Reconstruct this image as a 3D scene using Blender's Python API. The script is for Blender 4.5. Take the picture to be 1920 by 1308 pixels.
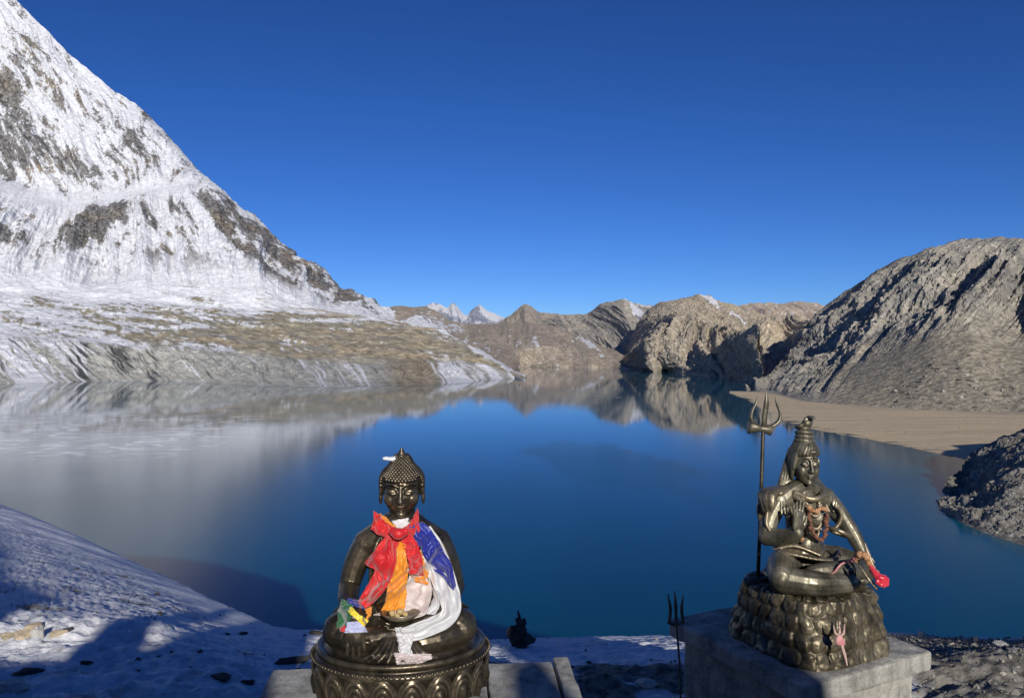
import bpy, bmesh, math, random
import numpy as np
from mathutils import Vector, Matrix, Euler
from mathutils.bvhtree import BVHTree

for o in list(bpy.data.objects):
    bpy.data.objects.remove(o)
S = bpy.context.scene
COL = S.collection
R = math.radians

# ------------------------------------------------------------------ camera, sky, sun, exposure
F = 1400.0            # focal length in photograph pixels
HX, HY = 960.0, 654.0
EYE = 1.9             # eye height above the near ground (z = 0)
LAKE = -78.0          # water level

cam = bpy.data.cameras.new('camera')
cam.sensor_width = 36.0
cam.lens = 36.0 * F / 1920.0
cam.clip_start = 0.05
cam.clip_end = 60000
camo = bpy.data.objects.new('camera', cam)
COL.objects.link(camo)
camo.location = (0, 0, EYE)
camo.rotation_euler = (R(90), 0, 0)
S.camera = camo

SUN_EL, SUN_AZ = 21.0, 11.0      # elevation; degrees to the right of straight behind the camera
w = bpy.data.worlds.new('World')
S.world = w
w.use_nodes = True
nt = w.node_tree
nt.nodes.clear()
sky = nt.nodes.new('ShaderNodeTexSky')
sky.sky_type = 'NISHITA'
sky.sun_disc = False
sky.sun_elevation = R(SUN_EL)
sky.sun_rotation = R(180 - SUN_AZ)
sky.altitude = 4900
sky.air_density = 1.35
sky.dust_density = 0.25
sky.ozone_density = 4.0
bg = nt.nodes.new('ShaderNodeBackground')
bg.inputs['Strength'].default_value = 0.115
out = nt.nodes.new('ShaderNodeOutputWorld')
hs = nt.nodes.new('ShaderNodeHueSaturation')
hs.inputs['Saturation'].default_value = 1.12
nt.links.new(sky.outputs['Color'], hs.inputs['Color'])
gm = nt.nodes.new('ShaderNodeGamma')          # thin high-altitude air: deeper, more saturated blue over the whole dome
gm.inputs['Gamma'].default_value = 1.15
mu = nt.nodes.new('ShaderNodeMix')
mu.data_type = 'RGBA'
mu.blend_type = 'MULTIPLY'
mu.inputs[0].default_value = 1.0
mu.inputs[7].default_value = (0.33, 0.405, 0.58, 1)
nt.links.new(hs.outputs['Color'], gm.inputs['Color'])
nt.links.new(gm.outputs['Color'], mu.inputs[6])
nt.links.new(mu.outputs[2], bg.inputs['Color'])
nt.links.new(bg.outputs['Background'], out.inputs['Surface'])

sl = bpy.data.lights.new('sun', 'SUN')
sl.energy = 4.0
sl.angle = R(0.5)
sl.color = (1.0, 0.95, 0.87)
so = bpy.data.objects.new('sun', sl)
COL.objects.link(so)
sdir = Vector((math.sin(R(SUN_AZ)) * math.cos(R(SUN_EL)), -math.cos(R(SUN_AZ)) * math.cos(R(SUN_EL)), math.sin(R(SUN_EL))))
so.rotation_euler = sdir.to_track_quat('Z', 'Y').to_euler()
so.location = (30, -60, 40)

S.view_settings.view_transform = 'Standard'
S.view_settings.look = 'None'
S.view_settings.exposure = 0.0
S.view_settings.gamma = 1.0
S.view_settings.use_curve_mapping = False
S.cycles.max_bounces = 6
S.cycles.use_denoising = True

# ------------------------------------------------------------------ helpers
rng = np.random.RandomState(7)
random.seed(5)
_perm = rng.permutation(256)
_perm = np.concatenate([_perm, _perm, _perm])
_g = rng.normal(size=(256, 3))
_g /= np.linalg.norm(_g, axis=1)[:, None]


def pn(x, y, z=0.0):
    x, y, z = np.broadcast_arrays(np.asarray(x, float), np.asarray(y, float), np.asarray(z, float))
    xi, yi, zi = np.floor(x).astype(int), np.floor(y).astype(int), np.floor(z).astype(int)
    fx, fy, fz = x - xi, y - yi, z - zi
    xi &= 255; yi &= 255; zi &= 255
    u = fx * fx * fx * (fx * (fx * 6 - 15) + 10)
    v = fy * fy * fy * (fy * (fy * 6 - 15) + 10)
    t = fz * fz * fz * (fz * (fz * 6 - 15) + 10)
    res = 0
    for i in (0, 1):
        wx = u if i else 1 - u
        for j in (0, 1):
            wy = v if j else 1 - v
            for k in (0, 1):
                wz = t if k else 1 - t
                g = _g[_perm[_perm[_perm[(xi + i) & 255] + yi + j & 255] + zi + k & 255]]
                res = res + wx * wy * wz * (g[..., 0] * (fx - i) + g[..., 1] * (fy - j) + g[..., 2] * (fz - k))
    return res * 1.5


def fbm(x, y, z=0.0, n=5, gain=0.5, lac=2.03):
    a, s, f = 1.0, 0, 1.0
    for i in range(n):
        s = s + a * pn(np.asarray(x) * f + 17.3 * i, np.asarray(y) * f + 5.1 * i, np.asarray(z) * f)
        a *= gain
        f *= lac
    return s


def ridged(x, y, z=0.0, n=5, gain=0.5, lac=2.03):
    a, s, f, prev = 1.0, 0, 1.0, 1.0
    for i in range(n):
        r = 1 - np.abs(pn(np.asarray(x) * f + 31.7 * i, np.asarray(y) * f + 9.2 * i, np.asarray(z) * f)) * 1.6
        r = np.clip(r, 0, 1) ** 2
        s = s + a * r * (0.5 + 0.5 * prev)
        prev = r
        a *= gain
        f *= lac
    return s


def ss(a, b, x):
    t = np.clip((np.asarray(x, float) - a) / (b - a), 0, 1)
    return t * t * (3 - 2 * t)


def lerp(a, b, t):
    t = np.asarray(t)
    return np.asarray(a) * (1 - t[..., None]) + np.asarray(b) * t[..., None]


def W(px, py, Y):
    """photograph pixel + depth -> world point"""
    return Vector(((px - HX) / F * Y, Y, EYE + (HY - py) / F * Y))


def tag(o, label=None, cat=None, group=None, kind=None):
    if label: o['label'] = label
    if cat: o['category'] = cat
    if group: o['group'] = group
    if kind: o['kind'] = kind
    return o


def link(name, me, m=None, parent=None):
    o = bpy.data.objects.new(name, me)
    COL.objects.link(o)
    if m is not None and not me.materials:
        for mm in (m if isinstance(m, (list, tuple)) else [m]):
            me.materials.append(mm)
    if parent is not None:
        o.parent = parent
    return o


def empty(name, loc=(0, 0, 0), rz=0.0):
    o = bpy.data.objects.new(name, None)
    o.empty_display_size = 0.1
    COL.objects.link(o)
    o.location = loc
    o.rotation_euler = (0, 0, rz)
    return o


def mesh_np(name, V, Fq, smooth=True, col=None):
    V = np.asarray(V, np.float32)
    Fq = np.asarray(Fq, np.int32)
    me = bpy.data.meshes.new(name)
    n = Fq.shape[1]
    me.vertices.add(len(V))
    me.vertices.foreach_set('co', V.ravel())
    me.loops.add(Fq.size)
    me.loops.foreach_set('vertex_index', Fq.ravel())
    me.polygons.add(len(Fq))
    me.polygons.foreach_set('loop_start', np.arange(0, Fq.size, n, dtype=np.int32))
    me.polygons.foreach_set('use_smooth', np.full(len(Fq), smooth, bool))
    me.update(calc_edges=True)
    if col is not None:
        a = me.color_attributes.new('Col', 'FLOAT_COLOR', 'POINT')
        c = np.ones((len(V), 4), np.float32)
        c[:, :col.shape[1]] = col
        a.data.foreach_set('color', c.ravel())
    return me


def grid_faces(nr, nc):
    i = np.arange(nr * nc).reshape(nr, nc)
    return np.stack([i[:-1, :-1], i[:-1, 1:], i[1:, 1:], i[1:, :-1]], -1).reshape(-1, 4)


class MB:
    """collects shapes, builds one mesh"""
    def __init__(s):
        s.V, s.F, s.n = [], [], 0

    def add(s, V, Fs):
        V = np.asarray(V, float)
        s.V.append(V)
        for f in Fs:
            s.F.append([int(i) + s.n for i in f])
        s.n += len(V)
        return s

    def ell(s, c, r, rot=None, nu=16, nv=10):
        r = np.broadcast_to(np.asarray(r, float), 3)
        V = [(0, 0, 1)]
        for i in range(1, nv):
            a = math.pi * i / nv
            for j in range(nu):
                b = 2 * math.pi * j / nu
                V.append((math.sin(a) * math.cos(b), math.sin(a) * math.sin(b), math.cos(a)))
        V.append((0, 0, -1))
        V = np.array(V) * r
        if rot is not None:
            V = V @ np.array(Euler([R(a) for a in rot]).to_matrix()).T
        V = V + np.array(c)
        Fs = []
        for j in range(nu):
            Fs.append((0, 1 + j, 1 + (j + 1) % nu))
            b = 1 + (nv - 2) * nu
            Fs.append((len(V) - 1, b + (j + 1) % nu, b + j))
        for i in range(nv - 2):
            for j in range(nu):
                a, b = 1 + i * nu + j, 1 + i * nu + (j + 1) % nu
                Fs.append((a, a + nu, b + nu, b))
        return s.add(V, Fs)

    def tube(s, pts, rad, n=12, flat=1.0, up=None, smooth=0, caps=True):
        P = np.array([tuple(p) for p in pts], float)
        rad = np.broadcast_to(np.asarray(rad, float), len(P)).copy()
        if smooth:
            t = np.linspace(0, len(P) - 1, (len(P) - 1) * smooth + 1)
            k = np.clip(t.astype(int), 0, len(P) - 2)
            f = t - k
            Pm = np.vstack([2 * P[0] - P[1], P, 2 * P[-1] - P[-2]])
            p0, p1, p2, p3 = Pm[k], Pm[k + 1], Pm[k + 2], Pm[k + 3]
            ff = f[:, None]
            Pn = 0.5 * (2 * p1 + (p2 - p0) * ff + (2 * p0 - 5 * p1 + 4 * p2 - p3) * ff ** 2 + (3 * p1 - p0 - 3 * p2 + p3) * ff ** 3)
            rad = np.interp(t, np.arange(len(P)), rad)
            P = Pn
        m = len(P)
        T = np.gradient(P, axis=0)
        T /= np.linalg.norm(T, axis=1)[:, None] + 1e-12
        u0 = np.array(up if up is not None else ((0, 0, 1) if abs(T[0][2]) < 0.9 else (0, 1, 0)), float)
        rings = []
        A = u0 - T[0] * (u0 @ T[0])
        A /= np.linalg.norm(A)
        extra = []
        if caps:
            for a in (80, 50, 25):
                extra.append((-math.sin(R(a)), math.cos(R(a))))
        fr = []
        for i in range(m):
            A = A - T[i] * (A @ T[i])
            A /= np.linalg.norm(A) + 1e-12
            fr.append((A.copy(), np.cross(T[i], A)))
        ang = np.linspace(0, 2 * math.pi, n, endpoint=False)

        def ring(p, fi, r):
            A, B = fr[fi]
            return p + r * (np.cos(ang)[:, None] * A * flat + np.sin(ang)[:, None] * B)
        for (dx, k) in extra:
            rings.append(ring(P[0] + T[0] * dx * rad[0], 0, rad[0] * k))
        for i in range(m):
            rings.append(ring(P[i], i, rad[i]))
        for (dx, k) in reversed(extra):
            rings.append(ring(P[-1] - T[-1] * dx * rad[-1], m - 1, rad[-1] * k))
        V = np.vstack(rings)
        Fs = []
        for i in range(len(rings) - 1):
            for j in range(n):
                a, b = i * n + j, i * n + (j + 1) % n
                Fs.append((a, b, b + n, a + n))
        Fs.append(tuple(range(n))[::-1])
        Fs.append(tuple((len(rings) - 1) * n + j for j in range(n)))
        return s.add(V, Fs)

    def box(s, c, d, rz=0.0):
        V = np.array([(x, y, z) for x in (-.5, .5) for y in (-.5, .5) for z in (-.5, .5)]) * np.array(d)
        ca, sa = math.cos(rz), math.sin(rz)
        V = np.stack([V[:, 0] * ca - V[:, 1] * sa, V[:, 0] * sa + V[:, 1] * ca, V[:, 2]], 1) + np.array(c)
        return s.add(V, [(0, 1, 3, 2), (4, 6, 7, 5), (0, 4, 5, 1), (2, 3, 7, 6), (0, 2, 6, 4), (1, 5, 7, 3)])

    def lathe(s, prof, n=48, sx=1.0, sy=1.0):
        V, Fs = [], []
        for (r, z) in prof:
            for j in range(n):
                a = 2 * math.pi * j / n
                V.append((r * math.cos(a) * sx, r * math.sin(a) * sy, z))
        for i in range(len(prof) - 1):
            for j in range(n):
                a, b = i * n + j, i * n + (j + 1) % n
                Fs.append((a, b, b + n, a + n))
        Fs.append(tuple(range(n))[::-1])
        Fs.append(tuple((len(prof) - 1) * n + j for j in range(n)))
        return s.add(V, Fs)

    def mesh(s, name, smooth=True):
        me = bpy.data.meshes.new(name)
        me.from_pydata(np.vstack(s.V).tolist(), [], s.F)
        me.polygons.foreach_set('use_smooth', np.full(len(me.polygons), smooth, bool))
        me.update()
        return me

    def build(s, name, m, parent=None, smooth=True):
        return link(name, s.mesh(name, smooth), m, parent)

    def fuse(s, name, voxel, it=3):
        """one continuous skin round all the shapes"""
        me = s.mesh(name)
        o = bpy.data.objects.new('fuse_tmp', me)
        COL.objects.link(o)
        mo = o.modifiers.new('r', 'REMESH')
        mo.mode = 'VOXEL'
        mo.voxel_size = voxel
        mo.use_smooth_shade = True
        sm = o.modifiers.new('s', 'SMOOTH')
        sm.factor = 0.5
        sm.iterations = it
        dg = bpy.context.evaluated_depsgraph_get()
        dg.update()
        r = bpy.data.meshes.new_from_object(o.evaluated_get(dg))
        bpy.data.objects.remove(o)
        bpy.data.meshes.remove(me)
        r.name = name
        r.polygons.foreach_set('use_smooth', np.full(len(r.polygons), True, bool))
        return r


# ------------------------------------------------------------------ materials
class N:
    def __init__(s, name):
        s.m = bpy.data.materials.new(name)
        s.m.use_nodes = True
        s.t = s.m.node_tree
        s.b = s.t.nodes['Principled BSDF']

    def n(s, typ, **kw):
        x = s.t.nodes.new(typ)
        for k, v in kw.items():
            if k in x.inputs:
                x.inputs[k].default_value = v
            else:
                setattr(x, k, v)
        return x

    def l(s, a, b):
        s.t.links.new(a, b)

    def coord(s, scale=(1, 1, 1), obj=True):
        tc = s.n('ShaderNodeTexCoord')
        mp = s.n('ShaderNodeMapping')
        mp.inputs['Scale'].default_value = scale
        s.l(tc.outputs['Object'], mp.inputs['Vector'])
        return mp.outputs['Vector']

    def noise(s, vec, scale, detail=5, rough=0.55, dist=0.0):
        x = s.n('ShaderNodeTexNoise')
        x.inputs['Scale'].default_value = scale
        x.inputs['Detail'].default_value = detail
        x.inputs['Roughness'].default_value = rough
        x.inputs['Distortion'].default_value = dist
        s.l(vec, x.inputs['Vector'])
        return x.outputs['Fac']

    def ramp(s, fac, stops):
        x = s.n('ShaderNodeValToRGB')
        e = x.color_ramp.elements
        while len(e) < len(stops):
            e.new(0.5)
        for k, (p, c) in enumerate(stops):
            e[k].position = p
            e[k].color = (*c, 1) if len(c) == 3 else c
        s.l(fac, x.inputs['Fac'])
        return x.outputs['Color']

    def mix(s, fac, a, b, mode='MIX'):
        x = s.n('ShaderNodeMix', data_type='RGBA', blend_type=mode)
        for sock, v in ((x.inputs['Factor'], fac), (x.inputs['A'], a), (x.inputs['B'], b)):
            pass
        for idx, v in ((0, fac), (6, a), (7, b)):
            if hasattr(v, 'links'):
                s.l(v, x.inputs[idx])
            else:
                x.inputs[idx].default_value = v if idx == 0 else ((*v, 1) if len(v) == 3 else v)
        return x.outputs[2]

    def bump(s, h, strength, dist):
        x = s.n('ShaderNodeBump')
        x.inputs['Strength'].default_value = strength
        x.inputs['Distance'].default_value = dist
        s.l(h, x.inputs['Height'])
        s.l(x.outputs['Normal'], s.b.inputs['Normal'])
        return x

    def set(s, **kw):
        for k, v in kw.items():
            k = k.replace('_', ' ')
            if hasattr(v, 'links'):
                s.l(v, s.b.inputs[k])
            else:
                s.b.inputs[k].default_value = (*v, 1) if isinstance(v, tuple) and len(v) == 3 else v
        return s


def m_terrain(name, scale, bump_d, streak=(1, 1, 1), var=0.35):
    k = N(name)
    at = k.n('ShaderNodeAttribute', attribute_name='Col')
    v = k.coord(streak)
    f = k.noise(v, scale, 8, 0.62)
    g = k.ramp(f, [(0.3, (1 - var,) * 3), (0.7, (1 + var * 0.6,) * 3)])
    c = k.mix(1.0, at.outputs['Color'], g, 'MULTIPLY')
    k.set(Base_Color=c, Roughness=0.92)
    k.b.inputs['Specular IOR Level'].default_value = 0.15
    k.bump(f, 0.9, bump_d)
    return k.m


def m_rock(name, c1, c2, scale=4.0, rough=0.9):
    k = N(name)
    v = k.coord()
    f = k.noise(v, scale, 8, 0.65)
    k.set(Base_Color=k.ramp(f, [(0.3, c1), (0.7, c2)]), Roughness=rough)
    k.bump(f, 0.6, 0.02)
    return k.m


def m_cloth(name, c, c2, rough=0.38, sheen=0.3, scale=14):
    k = N(name)
    v = k.coord()
    f = k.noise(v, scale, 4, 0.6)
    k.set(Base_Color=k.ramp(f, [(0.35, c), (0.65, c2)]), Roughness=rough)
    k.b.inputs['Sheen Weight'].default_value = sheen
    k.bump(k.noise(v, scale * 0.5, 3), 0.12, 0.006)
    return k.m


def m_bronze(name, dark, mid, olive, rough=0.3, metal=0.85):
    k = N(name)
    v = k.coord()
    f = k.noise(v, 9, 7, 0.65)
    g = k.noise(v, 45, 5, 0.6)
    c = k.ramp(f, [(0.32, dark), (0.52, mid), (0.72, olive)])
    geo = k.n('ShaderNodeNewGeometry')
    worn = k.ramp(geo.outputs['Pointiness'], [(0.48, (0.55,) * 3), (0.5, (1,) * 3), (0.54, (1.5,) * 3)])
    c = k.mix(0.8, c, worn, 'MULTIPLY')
    big = k.noise(v, 3.5, 8, 0.7, 0.4)
    c = k.mix(0.9, c, k.ramp(big, [(0.36, (.35,) * 3), (0.55, (1.05,) * 3)]), 'MULTIPLY')
    rr = k.n('ShaderNodeMapRange')
    k.l(g, rr.inputs['Value'])
    rr.inputs['From Min'].default_value, rr.inputs['From Max'].default_value = 0.3, 0.7
    rr.inputs['To Min'].default_value, rr.inputs['To Max'].default_value = rough - 0.1, rough + 0.22
    k.set(Base_Color=c, Roughness=rr.outputs[0], Metallic=metal)
    k.bump(g, 0.15, 0.004)
    return k.m
# ------------------------------------------------------------------ terrain
EH = EYE - LAKE


def cur(pts, x):
    p = np.array(pts, float)
    return np.interp(x, p[:, 0], p[:, 1])


def shoreY(py):
    return F * EH / (py - HY)


def sheet(name, px0, px1, nc, levels, rows, disp, colour, mat, back=None, blur=2, yblur=45, kind='structure', label=None):
    """terrain between successive contour lines; each level = (depth curve or None for the water line, sight line curve or ('z', height curve))"""
    px = np.linspace(px0, px1, nc)
    Ys, Zs = [], []
    for (Yc, yc) in levels:
        if Yc is None:
            y = cur(yc, px)
            Y = shoreY(y)
            Z = np.full(nc, LAKE)
        else:
            Y = cur(Yc, px)
            kw = max(3, int(nc * yblur / (px1 - px0))) | 1
            for _ in range(2):
                Y = np.convolve(np.pad(Y, kw // 2, mode='edge'), np.ones(kw) / kw, 'valid')
            Z = cur(yc[1], px) if isinstance(yc, tuple) else EYE + (HY - cur(yc, px)) / F * Y
        if 0 < len(Zs) < len(levels) - 1 and Yc is not None:
            kw = max(3, int(nc * 26 / (px1 - px0))) | 1
            for _ in range(2):
                Z = np.convolve(np.pad(Z, kw // 2, mode='edge'), np.ones(kw) / kw, 'valid')
        Ys.append(Y); Zs.append(Z)
    Yr, Zr, T = [], [], []
    for k in range(len(levels) - 1):
        n = rows[k]
        t = np.arange(n) / n
        for q in t:
            Yr.append(Ys[k] * (1 - q) + Ys[k + 1] * q)
            Zr.append(Zs[k] * (1 - q) + Zs[k + 1] * q)
            T.append(k + q)
    Yr.append(Ys[-1]); Zr.append(Zs[-1]); T.append(len(levels) - 1.0)
    Y, Z, T = np.array(Yr), np.array(Zr), np.array(T)
    for _ in range(blur):
        for A in (Y, Z):
            A[1:-1] = 0.25 * A[:-2] + 0.5 * A[1:-1] + 0.25 * A[2:]
    PX = np.broadcast_to(px, Y.shape)
    X = (PX - HX) / F * Y
    TT = np.broadcast_to(T[:, None], Y.shape)
    P = np.stack([X, Y, Z], -1)
    du = np.gradient(P, axis=1)
    dv = np.gradient(P, axis=0)
    Nn = np.cross(du, dv)
    Nn /= np.linalg.norm(Nn, axis=-1)[..., None] + 1e-9
    D = disp(PX, TT, P)
    P2 = P + Nn * D[..., None]
    du = np.gradient(P2, axis=1); dv = np.gradient(P2, axis=0)
    N2 = np.cross(du, dv)
    N2 /= np.linalg.norm(N2, axis=-1)[..., None] + 1e-9
    C = colour(PX, TT, P2, N2, D, HY - (P[..., 2] - EYE) * F / P[..., 1])
    if back:
        rowsB = []
        for (dy, dz) in back:
            q = P2[-1].copy()
            s = (q[:, 1] + dy) / q[:, 1]
            q[:, 0] *= s; q[:, 1] += dy
            q[:, 2] = np.maximum(q[:, 2] + dz, LAKE - 5)
            rowsB.append(q)
        P2 = np.concatenate([P2, np.array(rowsB)], 0)
        C = np.concatenate([C, np.repeat(C[-1:], len(back), 0)], 0)
    nr = P2.shape[0]
    f = grid_faces(nr, nc)
    me = mesh_np(name, P2.reshape(-1, 3), f, name in ('snowy_ground', 'sand_beach'), C.reshape(-1, C.shape[-1]))
    o = link(name, me, mat)
    tag(o, label, kind=kind)
    return o, P2


def sharp(x, y, z=0.0, n=5, gain=0.5, lac=2.03):
    a, s, f = 1.0, 0, 1.0
    for i in range(n):
        s = s + a * (1 - 2.1 * np.abs(pn(np.asarray(x) * f + 31.7 * i, np.asarray(y) * f + 9.2 * i, z * f)))
        a *= gain
        f *= lac
    return s


SNOW = np.array((0.76, 0.765, 0.78))
M_alp = m_terrain('alpine_slope', 0.05, 4.0, var=0.22)
M_dry = m_terrain('dry_slope', 0.11, 4.5, var=0.5)

# ---------------- the snowy mountain on the left with its moraine bench and bank
sky_l = [(-500, -420), (-300, -280), (-100, -120), (0, -30), (30, 2), (75, 50), (130, 103), (180, 147), (215, 176), (245, 193), (272, 214), (300, 245), (330, 277), (348, 300), (362, 319), (385, 335), (402, 352), (420, 370), (440, 392), (468, 408), (492, 430), (520, 462), (548, 486), (575, 496), (603, 511), (628, 530), (650, 547), (690, 562), (722, 573), (745, 583), (770, 596), (800, 604), (840, 614), (862, 636), (890, 655), (930, 676), (965, 700), (985, 712)]
foot_l = [(-500, 480), (0, 545), (100, 552), (200, 560), (300, 568), (400, 575), (500, 583), (600, 592), (700, 598), (745, 602), (790, 612), (840, 622), (862, 642), (890, 660), (930, 681), (965, 703), (985, 713)]
bench_l = [(-500, 600), (0, 628), (100, 640), (200, 645), (300, 652), (400, 660), (500, 672), (600, 680), (700, 684), (760, 680), (820, 676), (880, 678), (930, 688), (965, 706), (985, 714)]
shore_l = [(-500, 716), (0, 719), (100, 717), (200, 714), (330, 714), (430, 719), (530, 724), (640, 725), (730, 723), (820, 720), (880, 716), (930, 711), (965, 709), (985, 716)]
terr_l = [(-500, 100), (-100, 330), (0, 370), (60, 392), (120, 408), (200, 400), (260, 385), (330, 366), (370, 355), (400, 366), (440, 410), (500, 460), (560, 505), (620, 535), (700, 572), (745, 589), (800, 606), (840, 616), (862, 638), (890, 657), (930, 678), (965, 701), (985, 712.5)]
terr2_l = [(-500, 60), (-100, 290), (0, 320), (60, 345), (120, 360), (200, 355), (260, 345), (330, 335), (370, 335), (400, 357), (440, 400), (500, 445), (560, 496), (620, 530), (700, 569), (745, 586), (800, 605), (840, 615), (862, 637), (890, 656), (930, 677), (965, 700.5), (985, 712.2)]


def left_disp(px, t, P):
    X, Y, Z = P[..., 0], P[..., 1], P[..., 2]
    q = 0.76 * X + 0.62 * Z + 120 * pn(X / 900, Z / 900)
    s = 0.65 * X - 0.72 * Z
    mt = ss(2.0, 2.35, t)
    taper = ss(985, 700, px)
    d = mt * (0.4 + 0.6 * taper) * (62 * (sharp(q / 420, s / 1900, 3.1, 5, 0.5) - 0.9) + 24 * (sharp(q / 110, s / 800, 7.7, 5, 0.6) - 0.9) + 9 * fbm(X / 90, Y / 90, Z / 90, 5, 0.6))
    d = d * (1 - .6 * ss(4.6, 5, t) * ss(460, 380, px))
    calm = np.exp(-((t - 3.5) / 0.42) ** 2) * ss(420, 330, px)
    d = d * (1 - 0.8 * calm)
    # moraine bench: hummocks; bank: gullies down the fall line
    be = ss(0.95, 1.1, t) * (1 - mt)
    d = d + be * (11 * fbm(X / 260, Y / 120, 0, 6, 0.55) + 9 * (sharp(X / 300 + Y / 700, Y / 150, 1.0, 4) - 0.9))
    bank = ss(0.03, 0.35, t) * (1 - ss(0.9, 1.1, t))
    g = X / Y * 2000 + 1.1 * (Z - LAKE)
    d = d + bank * ((4 + 9 * ss(-.3, .5, pn(g / 260, 0, 2.0))) * (sharp(g / 70 + .5 * pn(g / 50, Z / 30, 1.), Z / 160, 0.4, 5, 0.6) - 0.9) + 4 * fbm(X / 30, Y / 30, Z / 30, 4))
    edge = ss(-0.01, 0.06, t)
    return d * edge


rock_l = [  # px, py, half length, half width, angle (deg, clockwise down to the right), strength
    (12, 165, 34, 26, 50, 1.1), (38, 205, 30, 14, 50, .6), (10, 280, 50, 34, 55, .9), (70, 270, 75, 30, 52, .75), (120, 300, 62, 22, 50, .8), (165, 318, 38, 18, 48, 1.0),
    (100, 170, 60, 7, 56, .5), (150, 195, 70, 6, 54, .45), (215, 225, 60, 8, 54, .55), (240, 262, 50, 9, 52, .7), (265, 285, 30, 9, 52, .6), (285, 240, 26, 6, 55, .5),
    (183, 428, 72, 22, -32, 1.15), (225, 395, 36, 14, -30, .9), (135, 455, 26, 18, -20, .9), (30, 450, 55, 14, 5, .5), (55, 470, 40, 10, 10, .5),
    (286, 410, 26, 7, 62, 1.1), (330, 400, 28, 6, 60, .6), (352, 405, 26, 8, 58, .6), (318, 440, 12, 9, 90, .7), (350, 445, 30, 9, 50, .6), (222, 448, 13, 8, 120, .8),
    (375, 380, 26, 11, 60, .9), (400, 408, 40, 13, 62, 1.25), (418, 435, 22, 9, 55, 1.0), (430, 395, 26, 9, 52, .6),
    (295, 480, 30, 12, -20, .55), (325, 522, 22, 22, 40, 1.25), (345, 540, 34, 13, 25, 1.0), (365, 490, 20, 18, 60, 1.1), (385, 505, 42, 15, 62, 1.25), (420, 530, 44, 12, 50, 1.1), (448, 540, 30, 8, 48, .9),
    (245, 520, 28, 7, 32, .6), (180, 500, 40, 4, 40, .35), (462, 492, 46, 11, 42, 1.1), (510, 530, 54, 13, 42, 1.2), (560, 562, 50, 12, 36, 1.2), (600, 570, 30, 12, 40, 1.0),
    (450, 425, 40, 12, 45, .95), (490, 455, 44, 14, 46, 1.05), (540, 500, 40, 15, 42, 1.0), (590, 520, 44, 19, 36, 1.25), (640, 548, 46, 14, 35, 1.15), (690, 575, 40, 12, 30, .9), (640, 580, 40, 9, 34, .9), (575, 600, 40, 6, 20, .4), (480, 575, 20, 6, 50, .5),
]


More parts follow.
